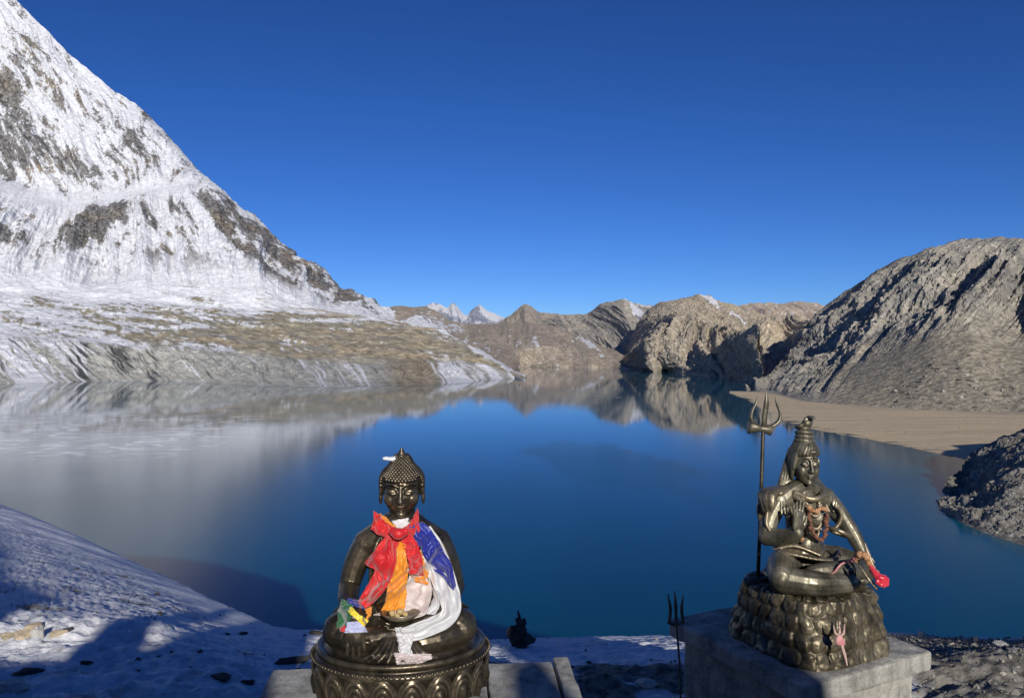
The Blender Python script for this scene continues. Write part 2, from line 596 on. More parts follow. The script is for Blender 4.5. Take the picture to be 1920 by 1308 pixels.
def left_col(px, t, P, Nn, D, py):
    X, Y, Z = P[..., 0], P[..., 1], P[..., 2]
    q = 0.76 * X + 0.62 * Z + 60 * pn(X / 500, Z / 500)
    s = 0.65 * X - 0.72 * Z
    fine = fbm(q / 26, s / 150, Y / 300, 5, 0.62)
    fine2 = fbm(X / 22, Y / 22, Z / 22, 4, 0.65)
    streak = fbm(q / 70, s / 600, 1.7, 5, 0.6)
    rk = np.zeros_like(X)
    wob_x = px + 9 * pn(px / 24, py / 24, 3.3) + 4 * pn(px / 9, py / 9, 1.1)
    wob_y = py + 9 * pn(px / 24, py / 24, 8.3) + 4 * pn(px / 9, py / 9, 5.1)
    for (cx, cy, a, b, an, st) in rock_l:
        c_, s_ = math.cos(R(an)), math.sin(R(an))
        u = ((wob_x - cx) * c_ + (wob_y - cy) * s_) / a
        v = (-(wob_x - cx) * s_ + (wob_y - cy) * c_) / b
        rk = np.maximum(rk, st * np.exp(-(u * u + v * v) * 0.9))
    crest = ss(0.55, 1.0, t - 4) * ss(430, 560, px) * 0.45
    upper = ss(2.2, 2.5, t)
    terrace = np.exp(-((t - 3.45) / 0.42) ** 2) * ss(420, 330, px)
    val = rk * 1.15 + crest + 0.5 * streak + 0.62 * fine + 0.42 * fine2 + 0.10 + .5 * ss(340, 430, px) * ss(4.9, 4.5, t) * (sharp(q / 170, s / 1500, 4.4, 4, .5) - 1.05) + .3 * ss(3.6, 3.9, t) * ss(420, 320, px) * (sharp(q / 110, s / 1100, 6.4, 5, .6) - 1.0) - 0.5 * terrace * (1 - np.clip(rk * 1.2, 0, 1))
    rock = ss(0.44, 0.60, val) * upper
    hue = np.clip(0.08 + 1.1 * fbm(X / 260, Y / 260, Z / 260, 3), 0, 1)
    brown = np.array((0.29, 0.235, 0.17)); grey = np.array((0.215, 0.205, 0.195))
    rc = lerp(grey, brown, hue)
    rc = rc * (0.85 + 0.9 * fine2[..., None]).clip(0.35, 1.7)
    # moraine bench and bank
    Aa = X / Y * 2600
    m = fbm(Aa / 170, (Z + .12 * Aa) / 26, 0, 6, 0.6)
    m2 = fbm(Aa / 34, (Z + .22 * Aa) / 8, 2.0, 5, 0.62)
    snow_b = 0.42 * ss(620, -50, px) + 0.16 * ss(1.55, 2.05, t) + 0.25 * ss(1.75, 2.1, t) * ss(720, 300, px) + 0.05
    sb = ss(0.16, 0.3, snow_b + 0.40 * m + 0.28 * m2 - 0.07 - 0.12 * ss(300, 700, px) * ss(1.9, 1.3, t))
    olive = np.array((0.38, 0.345, 0.25)); tan = np.array((0.43, 0.355, 0.24)); dgrey = np.array((0.28, 0.27, 0.245)); lgrey = np.array((0.44, 0.43, 0.38))
    h2 = np.clip(0.5 + 1.0 * fbm(X / 180, Y / 100, 5.5, 4), 0, 1)
    bc = lerp(olive, tan, h2) * (0.9 + 0.5 * m2[..., None]).clip(0.5, 1.4)
    bc = lerp(bc, dgrey * np.ones_like(bc), ss(0.1, 0.5, fbm(X / 90, Y / 50, 9.5, 4)) * 0.7)
    bench = lerp(bc, SNOW * np.ones_like(bc), sb)
    g = X / Y * 2000 + 1.1 * (Z - LAKE)
    g = g + 14 * pn(g / 45, Z / 25, 6.0)
    gs = fbm(g / 14, Z / 90, 0.4, 5, 0.65)
    gl = fbm(g / 60, Z / 150, 4.4, 3)
    snow_k = ss(330, 40, px) * 0.75 + 0.45 * np.exp(-((px - 650) / 55) ** 2) + 0.62 * ss(780, 830, px) + 0.1
    sk = ss(0.18, 0.42, snow_k * 0.8 + 0.45 * gs + 0.4 * gl - 0.26)
    dark = np.array((0.10, 0.10, 0.10))
    kc = lerp(lgrey * np.ones_like(bc), dark * np.ones_like(bc), ss(0.1, 0.5, -gs * 0.7 + 0.9 * np.exp(-((px - 152) / 22) ** 2) + 0.8 * np.exp(-((px - 225) / 26) ** 2) + 0.6 * np.exp(-((px - 288) / 12) ** 2) + 0.5 * np.exp(-((px - 830) / 24) ** 2) - 0.35))
    tanb = ss(700, 760, px) * ss(860, 800, px)
    kc = lerp(kc, np.array((0.34, 0.27, 0.17)) * np.ones_like(bc), tanb * 0.8)
    kc = kc * (0.95 + 0.35 * m2[..., None]).clip(0.6, 1.3)
    bank = lerp(kc, SNOW * np.ones_like(bc), sk)
    isb = ss(1.12, 0.92, t + 0.06 * m)
    low = lerp(bench, bank, isb)
    hi = lerp(SNOW * np.ones_like(rc) * (0.97 + 0.1 * fine2[..., None]).clip(0.8, 1.04), rc, rock)
    c = lerp(low, hi, ss(1.95, 2.15, t + 0.12 * m))
    return np.clip(c, 0.02, 0.88)


depth_sk = [(-500, 5600), (0, 5300), (400, 4900), (745, 4500), (840, 3900), (900, 3200), (985, 2200)]
snow_mountain, _ = sheet('snow_mountain', -420, 985, 880, [
    (None, shore_l),
    ([(-500, 2050), (0, 2060), (500, 2080), (760, 2150), (860, 2250), (930, 2200), (965, 2080), (985, 1930)], bench_l),
    ([(-500, 3100), (0, 3150), (500, 3200), (745, 3300), (840, 3050), (900, 2600), (985, 2000)], foot_l),
    ([(-500, 4000), (0, 3950), (400, 4150), (560, 4200), (745, 4200), (840, 3600), (900, 3000), (985, 2080)], terr_l),
    ([(-500, 4350), (0, 4350), (400, 4350), (560, 4300), (745, 4300), (840, 3700), (900, 3060), (985, 2120)], terr2_l),
    (depth_sk, sky_l)], [60, 90, 170, 40, 190], left_disp, left_col, M_alp, back=[(150, -120), (900, -1100)], blur=5,
    label='steep snow covered mountain with bare rock bands rising from the left shore')


# ---------------- generic dry slopes on the far and right shores
def dry_disp(amp, L, seed, lean=0.0, taper=0.05, rid=1.0, strat=0.0):
    def f(px, t, P):
        X, Y, Z = P[..., 0], P[..., 1], P[..., 2]
        q = X + lean * Z + 0.35 * L * pn(X / L, Z / L, seed)
        d = rid * (sharp(q / L, Z / (L * 2.2), seed, 6, 0.52) - 0.9) * .8 + 0.05 * fbm(X / (L * .3), Y / (L * .3), Z / (L * .3) + seed, 5, 0.6)
        return amp * d * ss(0, taper, t) * (1 - .6 * ss(t.max() - .25, t.max(), t))
    return f


def dry_col(c1, c2, c3, L, seed, snow=None, lean=0.0, rockc=None):
    c1, c2, c3 = map(np.array, (c1, c2, c3))

    def f(px, t, P, Nn, D, py):
        X, Y, Z = P[..., 0], P[..., 1], P[..., 2]
        h = np.clip(0.5 + 0.9 * fbm(X / L, Y / L, Z / L + seed, 5, 0.6), 0, 1)
        c = lerp(c1, c2, h)
        h2 = ss(0.05, 0.55, fbm((X + lean * Z) / (L * .3), Z / L, seed + 3, 5, 0.62))
        c = lerp(c, c3 * np.ones_like(c), h2 * 0.75)
        if rockc is not None:
            steep = ss(0.62, 0.45, np.abs(Nn[..., 2]))
            c = lerp(c, np.array(rockc) * np.ones_like(c), steep * 0.8)
        c = c * 1.42 * (1 + 0.35 * fbm(X / (L * .12), Y / (L * .12), Z / (L * .12), 4, 0.65))[..., None].clip(0.5, 1.5)
        if snow is not None:
            sm = snow(px, t, P, Nn, D, py)
            c = lerp(c, SNOW * np.ones_like(c), np.clip(sm, 0, 1))
        return np.clip(c, 0.02, 0.86)
    return f


def blobs(px, py, L):
    r = np.zeros_like(px)
    wx = px + 4 * pn(px / 9, py / 9, 1.3)
    wy = py + 4 * pn(px / 9, py / 9, 6.3)
    for (cx, cy, a, b, an, st) in L:
        c_, s_ = math.cos(R(an)), math.sin(R(an))
        u = ((wx - cx) * c_ + (wy - cy) * s_) / a
        v = (-(wx - cx) * s_ + (wy - cy) * c_) / b
        r = np.maximum(r, st * np.exp(-(u * u + v * v)))
    return r


# far snow peaks
def fp_snow(px, t, P, Nn, D, py):
    n = fbm(px / 7, py / 7, 2.2, 4)
    return ss(0.35, 0.6, blobs(px, py, [(853, 584, 26, 10, 25, 1.5), (925, 588, 26, 10, 25, 1.5), (815, 574, 18, 7, 0, 1.0), (840, 604, 16, 4, 20, .6), (900, 604, 26, 4, 0, .5)]) + 0.4 * n + 0.05)


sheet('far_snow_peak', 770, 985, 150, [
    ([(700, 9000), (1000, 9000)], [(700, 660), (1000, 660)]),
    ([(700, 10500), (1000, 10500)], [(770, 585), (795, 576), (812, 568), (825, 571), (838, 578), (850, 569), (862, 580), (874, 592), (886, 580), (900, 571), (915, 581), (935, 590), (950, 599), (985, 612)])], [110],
    dry_disp(60, 500, 2.2, 0.3), dry_col((0.20, 0.22, 0.27), (0.26, 0.27, 0.30), (0.30, 0.31, 0.34), 500, 1.0, fp_snow), M_dry, back=[(800, -900)], blur=1,  # bluish distance haze is put into the rock colours
    label='distant grey peaks, haze blue painted into their rock, capped with snow beyond the head of the lake')

# pyramid peak and the brown saddle behind it
sheet('pyramid_hill', 900, 1130, 190, [
    ([(900, 4600), (1130, 4600)], [(900, 690), (1130, 690)]),
    ([(900, 5600), (1130, 5600)], [(900, 615), (935, 606), (950, 596), (968, 580), (985, 571), (996, 576), (1010, 586), (1030, 588), (1060, 590), (1090, 590), (1130, 596)])], [120],
    dry_disp(34, 300, 4.2, 0.2), dry_col((0.27, 0.235, 0.19), (0.33, 0.28, 0.22), (0.22, 0.20, 0.175), 260, 2.0), M_dry, back=[(500, -400)], blur=1,
    label='brown pyramid shaped hill on the far skyline')


# brown hill spur at the head of the lake
def bh_snow(px, t, P, Nn, D, py):
    n = fbm(px / 8, py / 5, 4.2, 5, 0.6)
    return ss(0.45, 0.6, blobs(px, py, [(830, 606, 40, 8, 35, .8), (790, 620, 40, 14, 20, .7), (860, 615, 20, 6, 30, .7), (1005, 645, 12, 7, 50, .9), (1105, 646, 34, 4.5, 38, 1.1), (1075, 640, 8, 3, 50, .5), (900, 650, 40, 10, 20, .45), (960, 640, 30, 6, 20, .4)]) + 0.62 * n)


sheet('brown_hill', 700, 1215, 420, [
    (None, [(700, 700), (960, 696), (975, 688), (1000, 687), (1080, 689), (1150, 690), (1190, 693), (1215, 694)]),
    ([(700, 3600), (1215, 3400)], [(700, 650), (860, 650), (940, 652), (1050, 655), (1150, 668), (1190, 684), (1215, 691)]),
    ([(700, 4700), (960, 4500), (1215, 3500)], [(700, 582), (735, 575), (800, 575), (822, 584), (845, 600), (880, 606), (940, 607), (990, 603), (1040, 612), (1080, 628), (1120, 645), (1160, 664), (1190, 681), (1215, 690)])], [40, 110],
    dry_disp(24, 240, 6.2, 0.3), dry_col((0.29, 0.24, 0.185), (0.34, 0.285, 0.22), (0.25, 0.22, 0.18), 240, 3.0, bh_snow), M_dry, back=[(400, -200)], blur=2,
    label='low brown spur with snow streaks at the head of the lake')


# grey pointed mountain with a snow gully
def gm_snow(px, t, P, Nn, D, py):
    n = fbm(px / 6, py / 6, 7.2, 4, 0.6)
    return ss(0.42, 0.58, blobs(px, py, [(1200, 592, 40, 7, 52, 1.15), (1188, 574, 18, 7, 45, 1.0), (1215, 578, 26, 3, 22, .8)]) + 0.35 * n)


sheet('grey_mountain', 1000, 1300, 330, [
    ([(1000, 4800), (1100, 4300), (1160, 3800), (1190, 3450), (1230, 3300), (1300, 3300)], ('z', [(1000, LAKE - 1), (1300, LAKE - 1)])),
    ([(1000, 4900), (1100, 4450), (1160, 4000), (1190, 3650), (1240, 3550), (1300, 3500)], [(1000, 640), (1060, 640), (1120, 650), (1180, 665), (1240, 650), (1300, 660)]),
    ([(1000, 5200), (1178, 4500), (1300, 4900)], [(1000, 600), (1040, 594), (1080, 589), (1105, 584), (1128, 570), (1150, 566), (1172, 560), (1185, 567), (1215, 574), (1245, 580), (1300, 586)])], [60, 120],
    dry_disp(55, 300, 8.2, 0.55), dry_col((0.29, 0.265, 0.22), (0.35, 0.31, 0.25), (0.21, 0.20, 0.185), 220, 4.0, gm_snow, rockc=(0.20, 0.19, 0.17)), M_dry, back=[(400, -300)], blur=2,
    label='pointed grey brown mountain with a white snow gully')


# rocky cliff headland in the centre right
def ch_snow(px, t, P, Nn, D, py):
    n = fbm(px / 6, py / 6, 9.2, 4, 0.6)
    return ss(0.42, 0.58, blobs(px, py, [(1330, 562, 26, 5, 38, 1.1), (1385, 595, 30, 3, 30, .9), (1350, 690, 8, 12, 90, .5)]) + 0.4 * n)


def cliff_disp(px, t, P):
    X, Y, Z = P[..., 0], P[..., 1], P[..., 2]
    q = X - 0.55 * Z + 50 * pn(X / 300, Z / 300, 4.0)
    lowm = ss(1.35, 0.85, t)
    d = 92 * lowm * (sharp(q / 240, Z / 700, 2.7, 5, 0.5) - 0.9) + 30 * (sharp(q / 80, Z / 280, 5.7, 5, 0.6) - 0.9) * (0.3 + 0.7 * lowm) + 8 * fbm(X / 50, Y / 50, Z / 50, 6, 0.7)
    return d * ss(0, 0.08, t) * (1 - .5 * ss(1.8, 2, t))


sheet('cliff_headland', 1165, 1470, 430, [
    (None, [(1165, 688), (1200, 691), (1225, 697), (1250, 696), (1290, 701), (1330, 707), (1360, 708), (1470, 708)]),
    ([(1165, 3370), (1200, 3090), (1225, 2740), (1245, 2760), (1300, 2720), (1360, 2700), (1470, 2900)], [(1165, 687), (1185, 668), (1200, 655), (1222, 640), (1240, 612), (1258, 598), (1280, 604), (1300, 622), (1340, 640), (1380, 640), (1470, 640)]),
    ([(1165, 4000), (1230, 3700), (1310, 3500), (1470, 3700)], [(1165, 680), (1200, 600), (1215, 580), (1235, 568), (1260, 564), (1290, 556), (1310, 551), (1330, 554), (1350, 566), (1380, 572), (1430, 590), (1470, 600)])], [130, 110],
    cliff_disp, dry_col((0.32, 0.275, 0.20), (0.37, 0.31, 0.23), (0.22, 0.20, 0.17), 160, 5.0, ch_snow, -0.5, rockc=(0.25, 0.22, 0.18)), M_dry, back=[(400, -300)], blur=2,
    yblur=22, label='craggy tan cliffs dropping into the far end of the lake')

# far plateau ridge behind the valley
sheet('plateau_ridge', 1340, 1640, 260, [
    ([(1340, 4200), (1640, 4200)], [(1340, 680), (1640, 680)]),
    ([(1340, 5400), (1640, 5400)], [(1340, 574), (1380, 571), (1420, 569), (1460, 570), (1500, 568), (1530, 570), (1560, 580), (1640, 585)])], [110],
    dry_disp(60, 300, 12.2, 0.1), dry_col((0.34, 0.27, 0.20), (0.40, 0.33, 0.25), (0.22, 0.18, 0.15), 170, 6.0, lambda px, t, P, Nn, D, py: ss(0.5, 0.65, 0.3 + fbm(px / 10, py / 3, 2.0, 4, .6) * .7) * 0.6), M_dry, back=[(400, -200)], blur=1,
    label='long brown plateau ridge on the far right skyline')


# side valley buttress that lies in the shade of the big right mountain
def vb_disp(px, t, P):
    X, Y, Z = P[..., 0], P[..., 1], P[..., 2]
    q = X - 0.5 * Z + 30 * pn(X / 200, Z / 200, 4.0)
    return ss(0, 0.08, t) * (22 * (ridged(q / 110, Z / 500, 3.9, 5, 0.55) - 0.72) + 5 * fbm(X / 40, Y / 40, Z / 40, 5, .6))


B_COL = dry_col((0.31, 0.265, 0.2), (0.36, 0.30, 0.22), (0.2, 0.18, 0.15), 120, 7.0, None, -0.4)
sheet('valley_buttress', 1300, 1428, 150, [
    ([(1300, 2500), (1320, 2370), (1340, 2200), (1380, 1890), (1428, 1650)], ('z', [(1300, LAKE - 1), (1600, LAKE - 1)])),
    ([(1300, 2560), (1320, 2420), (1340, 2250), (1380, 1945), (1428, 1710)], [(1300, 700), (1320, 682), (1350, 672), (1400, 660), (1428, 655)]),
    ([(1300, 2620), (1320, 2480), (1340, 2310), (1380, 2005), (1428, 1775)], [(1300, 696), (1318, 665), (1332, 652), (1350, 645), (1362, 640), (1380, 630), (1395, 628), (1410, 612), (1428, 606)])], [110, 110],
    vb_disp, B_COL, M_dry, back=[(60, -60), (200, -200)], blur=2, yblur=12,
    label='rocky buttress in the side valley left of the big right mountain')
sheet('ravine_slope', 1372, 1620, 220, [
    ([(1372, 2240), (1480, 2230), (1620, 2150)], ('z', [(1300, LAKE - 1), (1700, LAKE - 1)])),
    ([(1372, 2330), (1480, 2330), (1510, 2240), (1620, 2200)], [(1372, 670), (1400, 655), (1460, 642), (1500, 620), (1620, 606)]),
    ([(1372, 2420), (1480, 2480), (1620, 2400)], [(1372, 640), (1400, 615), (1430, 592), (1445, 596), (1460, 600), (1480, 597), (1500, 601), (1540, 596), (1620, 600)])], [110, 110],
    vb_disp, B_COL, M_dry, back=[(100, -60), (300, -250)], blur=2, yblur=20,
    label='shaded ravine slope between the buttress and the big right mountain')


# the big right mountain with its talus fan
def rm_disp(px, t, P):
    X, Y, Z = P[..., 0], P[..., 1], P[..., 2]
    X = X / Y * 1700
    q = X - 1.25 * Z + 30 * pn(X / 260, Z / 200, 4.0)
    s = X + 0.8 * Z
    up = ss(0.85, 1.35, t + 0.25 * pn(X / 120, Z / 90, 2.0)) + 0.55 * ss(1620, 1520, px) * ss(0.1, 0.5, t)
    up = np.clip(up, 0, 1)
    d = up * (38 * (sharp(q / 190, s / 1100, 2.2, 7, 0.56) - 0.9) + 10 * (sharp(q / 60, s / 260, 6.2, 5, 0.62) - 0.9) * (.5 + .9 * ss(-.3, .4, pn(X / 170, Z / 120, 9.0))) + 4.5 * fbm(X / 26, Y / 26, Z / 26, 6, 0.7))
    d = d * (1 - .75 * ss(1.7, 2, t))
    d = d + (1 - up) * ss(0, .3, t) * 1.2 * fbm(X / 40, Y / 40, Z / 60, 5)
    return d


def rm_col(px, t, P, Nn, D, py):
    X, Y, Z = P[..., 0], P[..., 1], P[..., 2]
    up = ss(0.8, 1.25, t + 0.25 * pn(X / 120, Z / 90, 2.0))
    up = np.maximum(up, ss(1600, 1500, px))
    n1 = fbm(X / 60, Y / 60, Z / 60, 5, .62)
    Xa = X / Y * 1700
    n2 = fbm((Xa - 1.2 * Z) / 26, (Xa + .8 * Z) / 190, 3.0, 5, .6)
    talus = lerp(np.array((0.36, 0.31, 0.225)), np.array((0.30, 0.265, 0.20)), np.clip(.5 + n2, 0, 1))
    rock = lerp(np.array((0.34, 0.31, 0.25)), np.array((0.21, 0.20, 0.18)), np.clip(.5 + 1.1 * n1, 0, 1))
    rock = lerp(rock, np.array((0.44, 0.40, 0.33)) * np.ones_like(rock), ss(.15, .5, n2) * .7)
    c = lerp(talus, rock, up)
    c = c * 1.15 * (1 + 0.3 * fbm(X / 9, Y / 9, Z / 9, 3, .65))[..., None].clip(.6, 1.4)
    return np.clip(c, .03, .7)


back_sand = [(1380, 737), (1420, 741), (1450, 748), (1500, 756), (1600, 764), (1700, 771), (1800, 776), (1920, 782), (2300, 800)]
_, P_right = sheet('right_mountain', 1385, 2330, 620, [
    ([(1380, 1405), (1420, 1370), (1450, 1330), (1500, 1110), (1600, 1030), (1700, 970), (1800, 930), (1920, 890), (2300, 800)], ('z', [(1380, -79.5), (1420, -79), (1450, -79), (1500, -79.5), (2300, -79.5)])),
    ([(1380, 1480), (1420, 1560), (1480, 1500), (1560, 1380), (1700, 1260), (1800, 1220), (1920, 1150), (2300, 1000)], [(1380, 734), (1420, 724), (1480, 706), (1560, 690), (1640, 664), (1700, 645), (1760, 620), (1820, 615), (1870, 640), (1920, 650), (2000, 630), (2300, 600)]),
    ([(1380, 1560), (1420, 1680), (1540, 2050), (1640, 1900), (1740, 1780), (1840, 1680), (1920, 1600), (2300, 1400)], [(1380, 731), (1405, 726), (1425, 719), (1470, 668), (1510, 612), (1530, 586), (1545, 574), (1575, 554), (1610, 530), (1645, 508), (1690, 488), (1740, 471), (1790, 458), (1835, 451), (1880, 449), (1920, 450), (2000, 440), (2300, 430)])], [110, 190],
    rm_disp, rm_col, M_dry, back=[(60, -20), (500, -260)], blur=5,
    label='big bare grey mountain with dark gullies and a talus fan on the right shore')


# sand flat
def sand_col(px, t, P, Nn, D, py):
    X, Y, Z = P[..., 0], P[..., 1], P[..., 2]
    n = 1.5 * fbm(X / 190, Y / 13, 0, 6, .65)
    c = lerp(np.array((0.70, 0.55, 0.34)), np.array((0.58, 0.46, 0.30)), np.clip(.5 + n, 0, 1))
    wet = ss(0.1, 0.0, t)
    c = c * (1 - .35 * wet[..., None])
    gre = ss(1.75, 1.98, t + .06 * n)
    return lerp(c, np.array((0.42, 0.36, 0.27)) * np.ones_like(c), gre)


_, P_sand = sheet('sand_beach', 1368, 2300, 300, [
    (None, [(1368, 737), (1380, 742), (1400, 749), (1430, 768), (1470, 788), (1500, 800), (1560, 812), (1620, 822), (1700, 838), (1770, 853), (1830, 866), (1900, 880), (2300, 950)]),
    ([(1368, 1375), (1380, 1345), (1430, 1180), (1500, 900), (1600, 770), (1700, 700), (1830, 620), (2300, 480)], ('z', [(1368, -77.9), (2300, -76.6)])),
    ([(1368, 1420), (1420, 1400), (1450, 1360), (1500, 1150), (1600, 1070), (1700, 1010), (1800, 970), (1920, 930), (2300, 840)], ('z', [(1368, -77.8), (1500, -77), (2300, -73)]))], [60, 60],
    lambda px, t, P: .25 * fbm(P[..., 0] / 30, P[..., 1] / 10, 0, 4) * ss(0, .2, t) + .12 * fbm(P[..., 0] / 14, P[..., 1] / 14, 3, 5) * ss(.3, 0, t), sand_col, m_terrain('sand', 0.4, 0.15, (0.2, 1, 1), 0.15), blur=2,
    label='flat tan sand beach along the right shore')


# near right hillside of dark scree
def nh_disp(px, t, P):
    X, Y, Z = P[..., 0], P[..., 1], P[..., 2]
    return ss(0, .12, t) * (2.6 * fbm(X / 14, Y / 14, Z / 14, 6, .62) + 4.5 * (ridged((X + .4 * Y) / 60, Y / 90, 1.0, 3) - .6))


def nh_col(px, t, P, Nn, D, py):
    X, Y, Z = P[..., 0], P[..., 1], P[..., 2]
    n = fbm(X / 5, Y / 5, Z / 5, 5, .7)
    c = lerp(np.array((0.17, 0.155, 0.13)), np.array((0.30, 0.28, 0.24)), np.clip(.5 + 1.1 * n, 0, 1))
    return lerp(c, np.array((.5, .49, .46)) * np.ones_like(c), ss(.55, .8, fbm(X / 2.2, Y / 2.2, Z / 2.2, 3, .7)) * .8)


_, P_scree = sheet('scree_hillside', 1762, 2400, 360, [
    (None, [(1762, 954), (1775, 962), (1800, 978), (1840, 996), (1880, 1010), (1920, 1022), (2000, 1050), (2400, 1180)]),
    ([(1762, 385), (1790, 400), (1830, 420), (1920, 400), (2400, 330)], [(1762, 951), (1790, 938), (1830, 905), (1870, 868), (1920, 850), (2000, 820), (2400, 700)]),
    ([(1762, 400), (1785, 440), (1830, 480), (1870, 480), (1920, 470), (2000, 450), (2400, 400)], [(1762, 950), (1770, 920), (1785, 895), (1810, 868), (1830, 848), (1860, 828), (1890, 815), (1920, 808), (2000, 780), (2400, 640)])], [150, 100],
    nh_disp, nh_col, m_terrain('scree', 0.5, 0.6, var=0.4), back=[(25, -6), (90, -60)], blur=4,
    label='dark scree hillside running down to the water at the right edge')

# ---------------- lake
k = N('lake_water')
v = k.coord((0.004, 0.0016, 1))
patch = k.noise(v, 1.0, 4, 0.5, 0.6)
v2 = k.coord((0.02, 0.06, 1))
rip = k.noise(v2, 3.0, 4, 0.6)
v3 = k.coord((0.0022, 0.006, 1))
icen = k.noise(v3, 2.0, 7, 0.62, 0.8)
body = k.ramp(patch, [(0.40, (0.0014, 0.058, 0.105)), (0.58, (0.0026, 0.092, 0.150))])
sx = k.n('ShaderNodeSeparateXYZ')
tcw = k.n('ShaderNodeTexCoord')
k.l(tcw.outputs['Object'], sx.inputs[0])
mrx = k.n('ShaderNodeMapRange')
k.l(sx.outputs['X'], mrx.inputs['Value'])
mrx.inputs['From Min'].default_value, mrx.inputs['From Max'].default_value = -130, -460
icey = k.n('ShaderNodeMapRange', interpolation_type='SMOOTHSTEP')
k.l(sx.outputs['Y'], icey.inputs['Value'])
icey.inputs['From Min'].default_value, icey.inputs['From Max'].default_value = 280, 430
ice_refl0 = k.n('ShaderNodeMath', operation='MULTIPLY')
k.l(mrx.outputs[0], ice_refl0.inputs[0]); k.l(icey.outputs[0], ice_refl0.inputs[1])
ice_refl = k.n('ShaderNodeMath', operation='MULTIPLY')
k.l(ice_refl0.outputs[0], ice_refl.inputs[0])
k.l(k.ramp(icen, [(0.38, (0.45,) * 3), (0.52, (0.7,) * 3), (0.60, (1.0,) * 3)]), ice_refl.inputs[1])
body = k.mix(ice_refl.outputs[0], body, (0.24, 0.30, 0.31))  # thin ice; its pale tone also paints in the snow reflection
k.set(Base_Color=body, IOR=1.333)
mry = k.n('ShaderNodeMapRange')
k.l(sx.outputs['Y'], mry.inputs['Value'])
mry.inputs['From Min'].default_value, mry.inputs['From Max'].default_value = 780, 400
add = k.n('ShaderNodeMath', operation='MULTIPLY_ADD')
k.l(patch, add.inputs[0]); add.inputs[1].default_value = 1.0; add.inputs[2].default_value = -0.5
add2 = k.n('ShaderNodeMath', operation='ADD', use_clamp=True)
k.l(mry.outputs[0], add2.inputs[0]); k.l(add.outputs[0], add2.inputs[1])
# a darker wind slick in the middle of the lake
elx = k.n('ShaderNodeMath', operation='MULTIPLY_ADD'); k.l(sx.outputs['X'], elx.inputs[0]); elx.inputs[1].default_value = 1 / 62; elx.inputs[2].default_value = -62 / 62
ely = k.n('ShaderNodeMath', operation='MULTIPLY_ADD'); k.l(sx.outputs['Y'], ely.inputs[0]); ely.inputs[1].default_value = 1 / 165; ely.inputs[2].default_value = -545 / 165
sh = k.n('ShaderNodeMath', operation='MULTIPLY_ADD'); k.l(ely.outputs[0], sh.inputs[0]); sh.inputs[1].default_value = .55; k.l(elx.outputs[0], sh.inputs[2])
cv = k.n('ShaderNodeCombineXYZ'); k.l(sh.outputs[0], cv.inputs[0]); k.l(ely.outputs[0], cv.inputs[1])
ln = k.n('ShaderNodeVectorMath', operation='LENGTH'); k.l(cv.outputs[0], ln.inputs[0])
nd = k.noise(k.coord((0.02, 0.008, 1)), 1.0, 7, 0.62, .8)
ad = k.n('ShaderNodeMath', operation='MULTIPLY_ADD'); k.l(nd, ad.inputs[0]); ad.inputs[1].default_value = 1.6; k.l(ln.outputs['Value'], ad.inputs[2])
slick = k.ramp(ad.outputs[0], [(0.0, (1,) * 3), (0.9, (1,) * 3), (1.0, (0,) * 3)])
adn = k.n('ShaderNodeMath', operation='MULTIPLY'); k.l(ad.outputs[0], adn.inputs[0]); adn.inputs[1].default_value = .6
slick = k.ramp(adn.outputs[0], [(0.86, (1,) * 3), (1.0, (0,) * 3)])
# broken pale ice off the snowy bank
icf = k.noise(k.coord((0.030, 0.045, 1)), 1.0, 8, 0.66, 1.2)
iy = k.n('ShaderNodeMapRange', interpolation_type='SMOOTHSTEP'); k.l(sx.outputs['Y'], iy.inputs['Value'])
iy.inputs['From Min'].default_value, iy.inputs['From Max'].default_value = 500, 620
iy2 = k.n('ShaderNodeMapRange', interpolation_type='SMOOTHSTEP'); k.l(sx.outputs['Y'], iy2.inputs['Value'])
iy2.inputs['From Min'].default_value, iy2.inputs['From Max'].default_value = 1250, 820
ix = k.n('ShaderNodeMapRange', interpolation_type='SMOOTHSTEP'); k.l(sx.outputs['X'], ix.inputs['Value'])
ix.inputs['From Min'].default_value, ix.inputs['From Max'].default_value = -190, -330
p1 = k.n('ShaderNodeMath', operation='MULTIPLY'); k.l(iy.outputs[0], p1.inputs[0]); k.l(iy2.outputs[0], p1.inputs[1])
p2 = k.n('ShaderNodeMath', operation='MULTIPLY'); k.l(p1.outputs[0], p2.inputs[0]); k.l(ix.outputs[0], p2.inputs[1])
p3 = k.n('ShaderNodeMath', operation='MULTIPLY'); k.l(p2.outputs[0], p3.inputs[0]); k.l(k.ramp(icf, [(0.50, (0,) * 3), (0.57, (.55,) * 3), (0.66, (1,) * 3)]), p3.inputs[1])
body = k.mix(slick, body, (0.0015, 0.062, 0.10))
body = k.mix(p3.outputs[0], body, (0.85, 0.87, 0.88))
k.set(Base_Color=body)
adr = k.n('ShaderNodeMath', operation='MULTIPLY_ADD', use_clamp=True); k.l(slick, adr.inputs[0]); adr.inputs[1].default_value = .5; k.l(add2.outputs[0], adr.inputs[2])
k.set(Roughness=k.ramp(adr.outputs[0], [(0.0, (0.03,) * 3), (1.0, (0.21,) * 3)]))
k.bump(rip, 0.05, 0.35)
xs = np.array([-9000, 9000]); ys = np.array([20, 14000])
me = mesh_np('lake_water', [(-9000, 20, LAKE), (9000, 20, LAKE), (9000, 14000, LAKE), (-9000, 14000, LAKE)], [(0, 1, 2, 3)], False)
lake = tag(link('lake_water', me, k.m), 'calm deep blue lake mirroring the mountains', kind='structure')

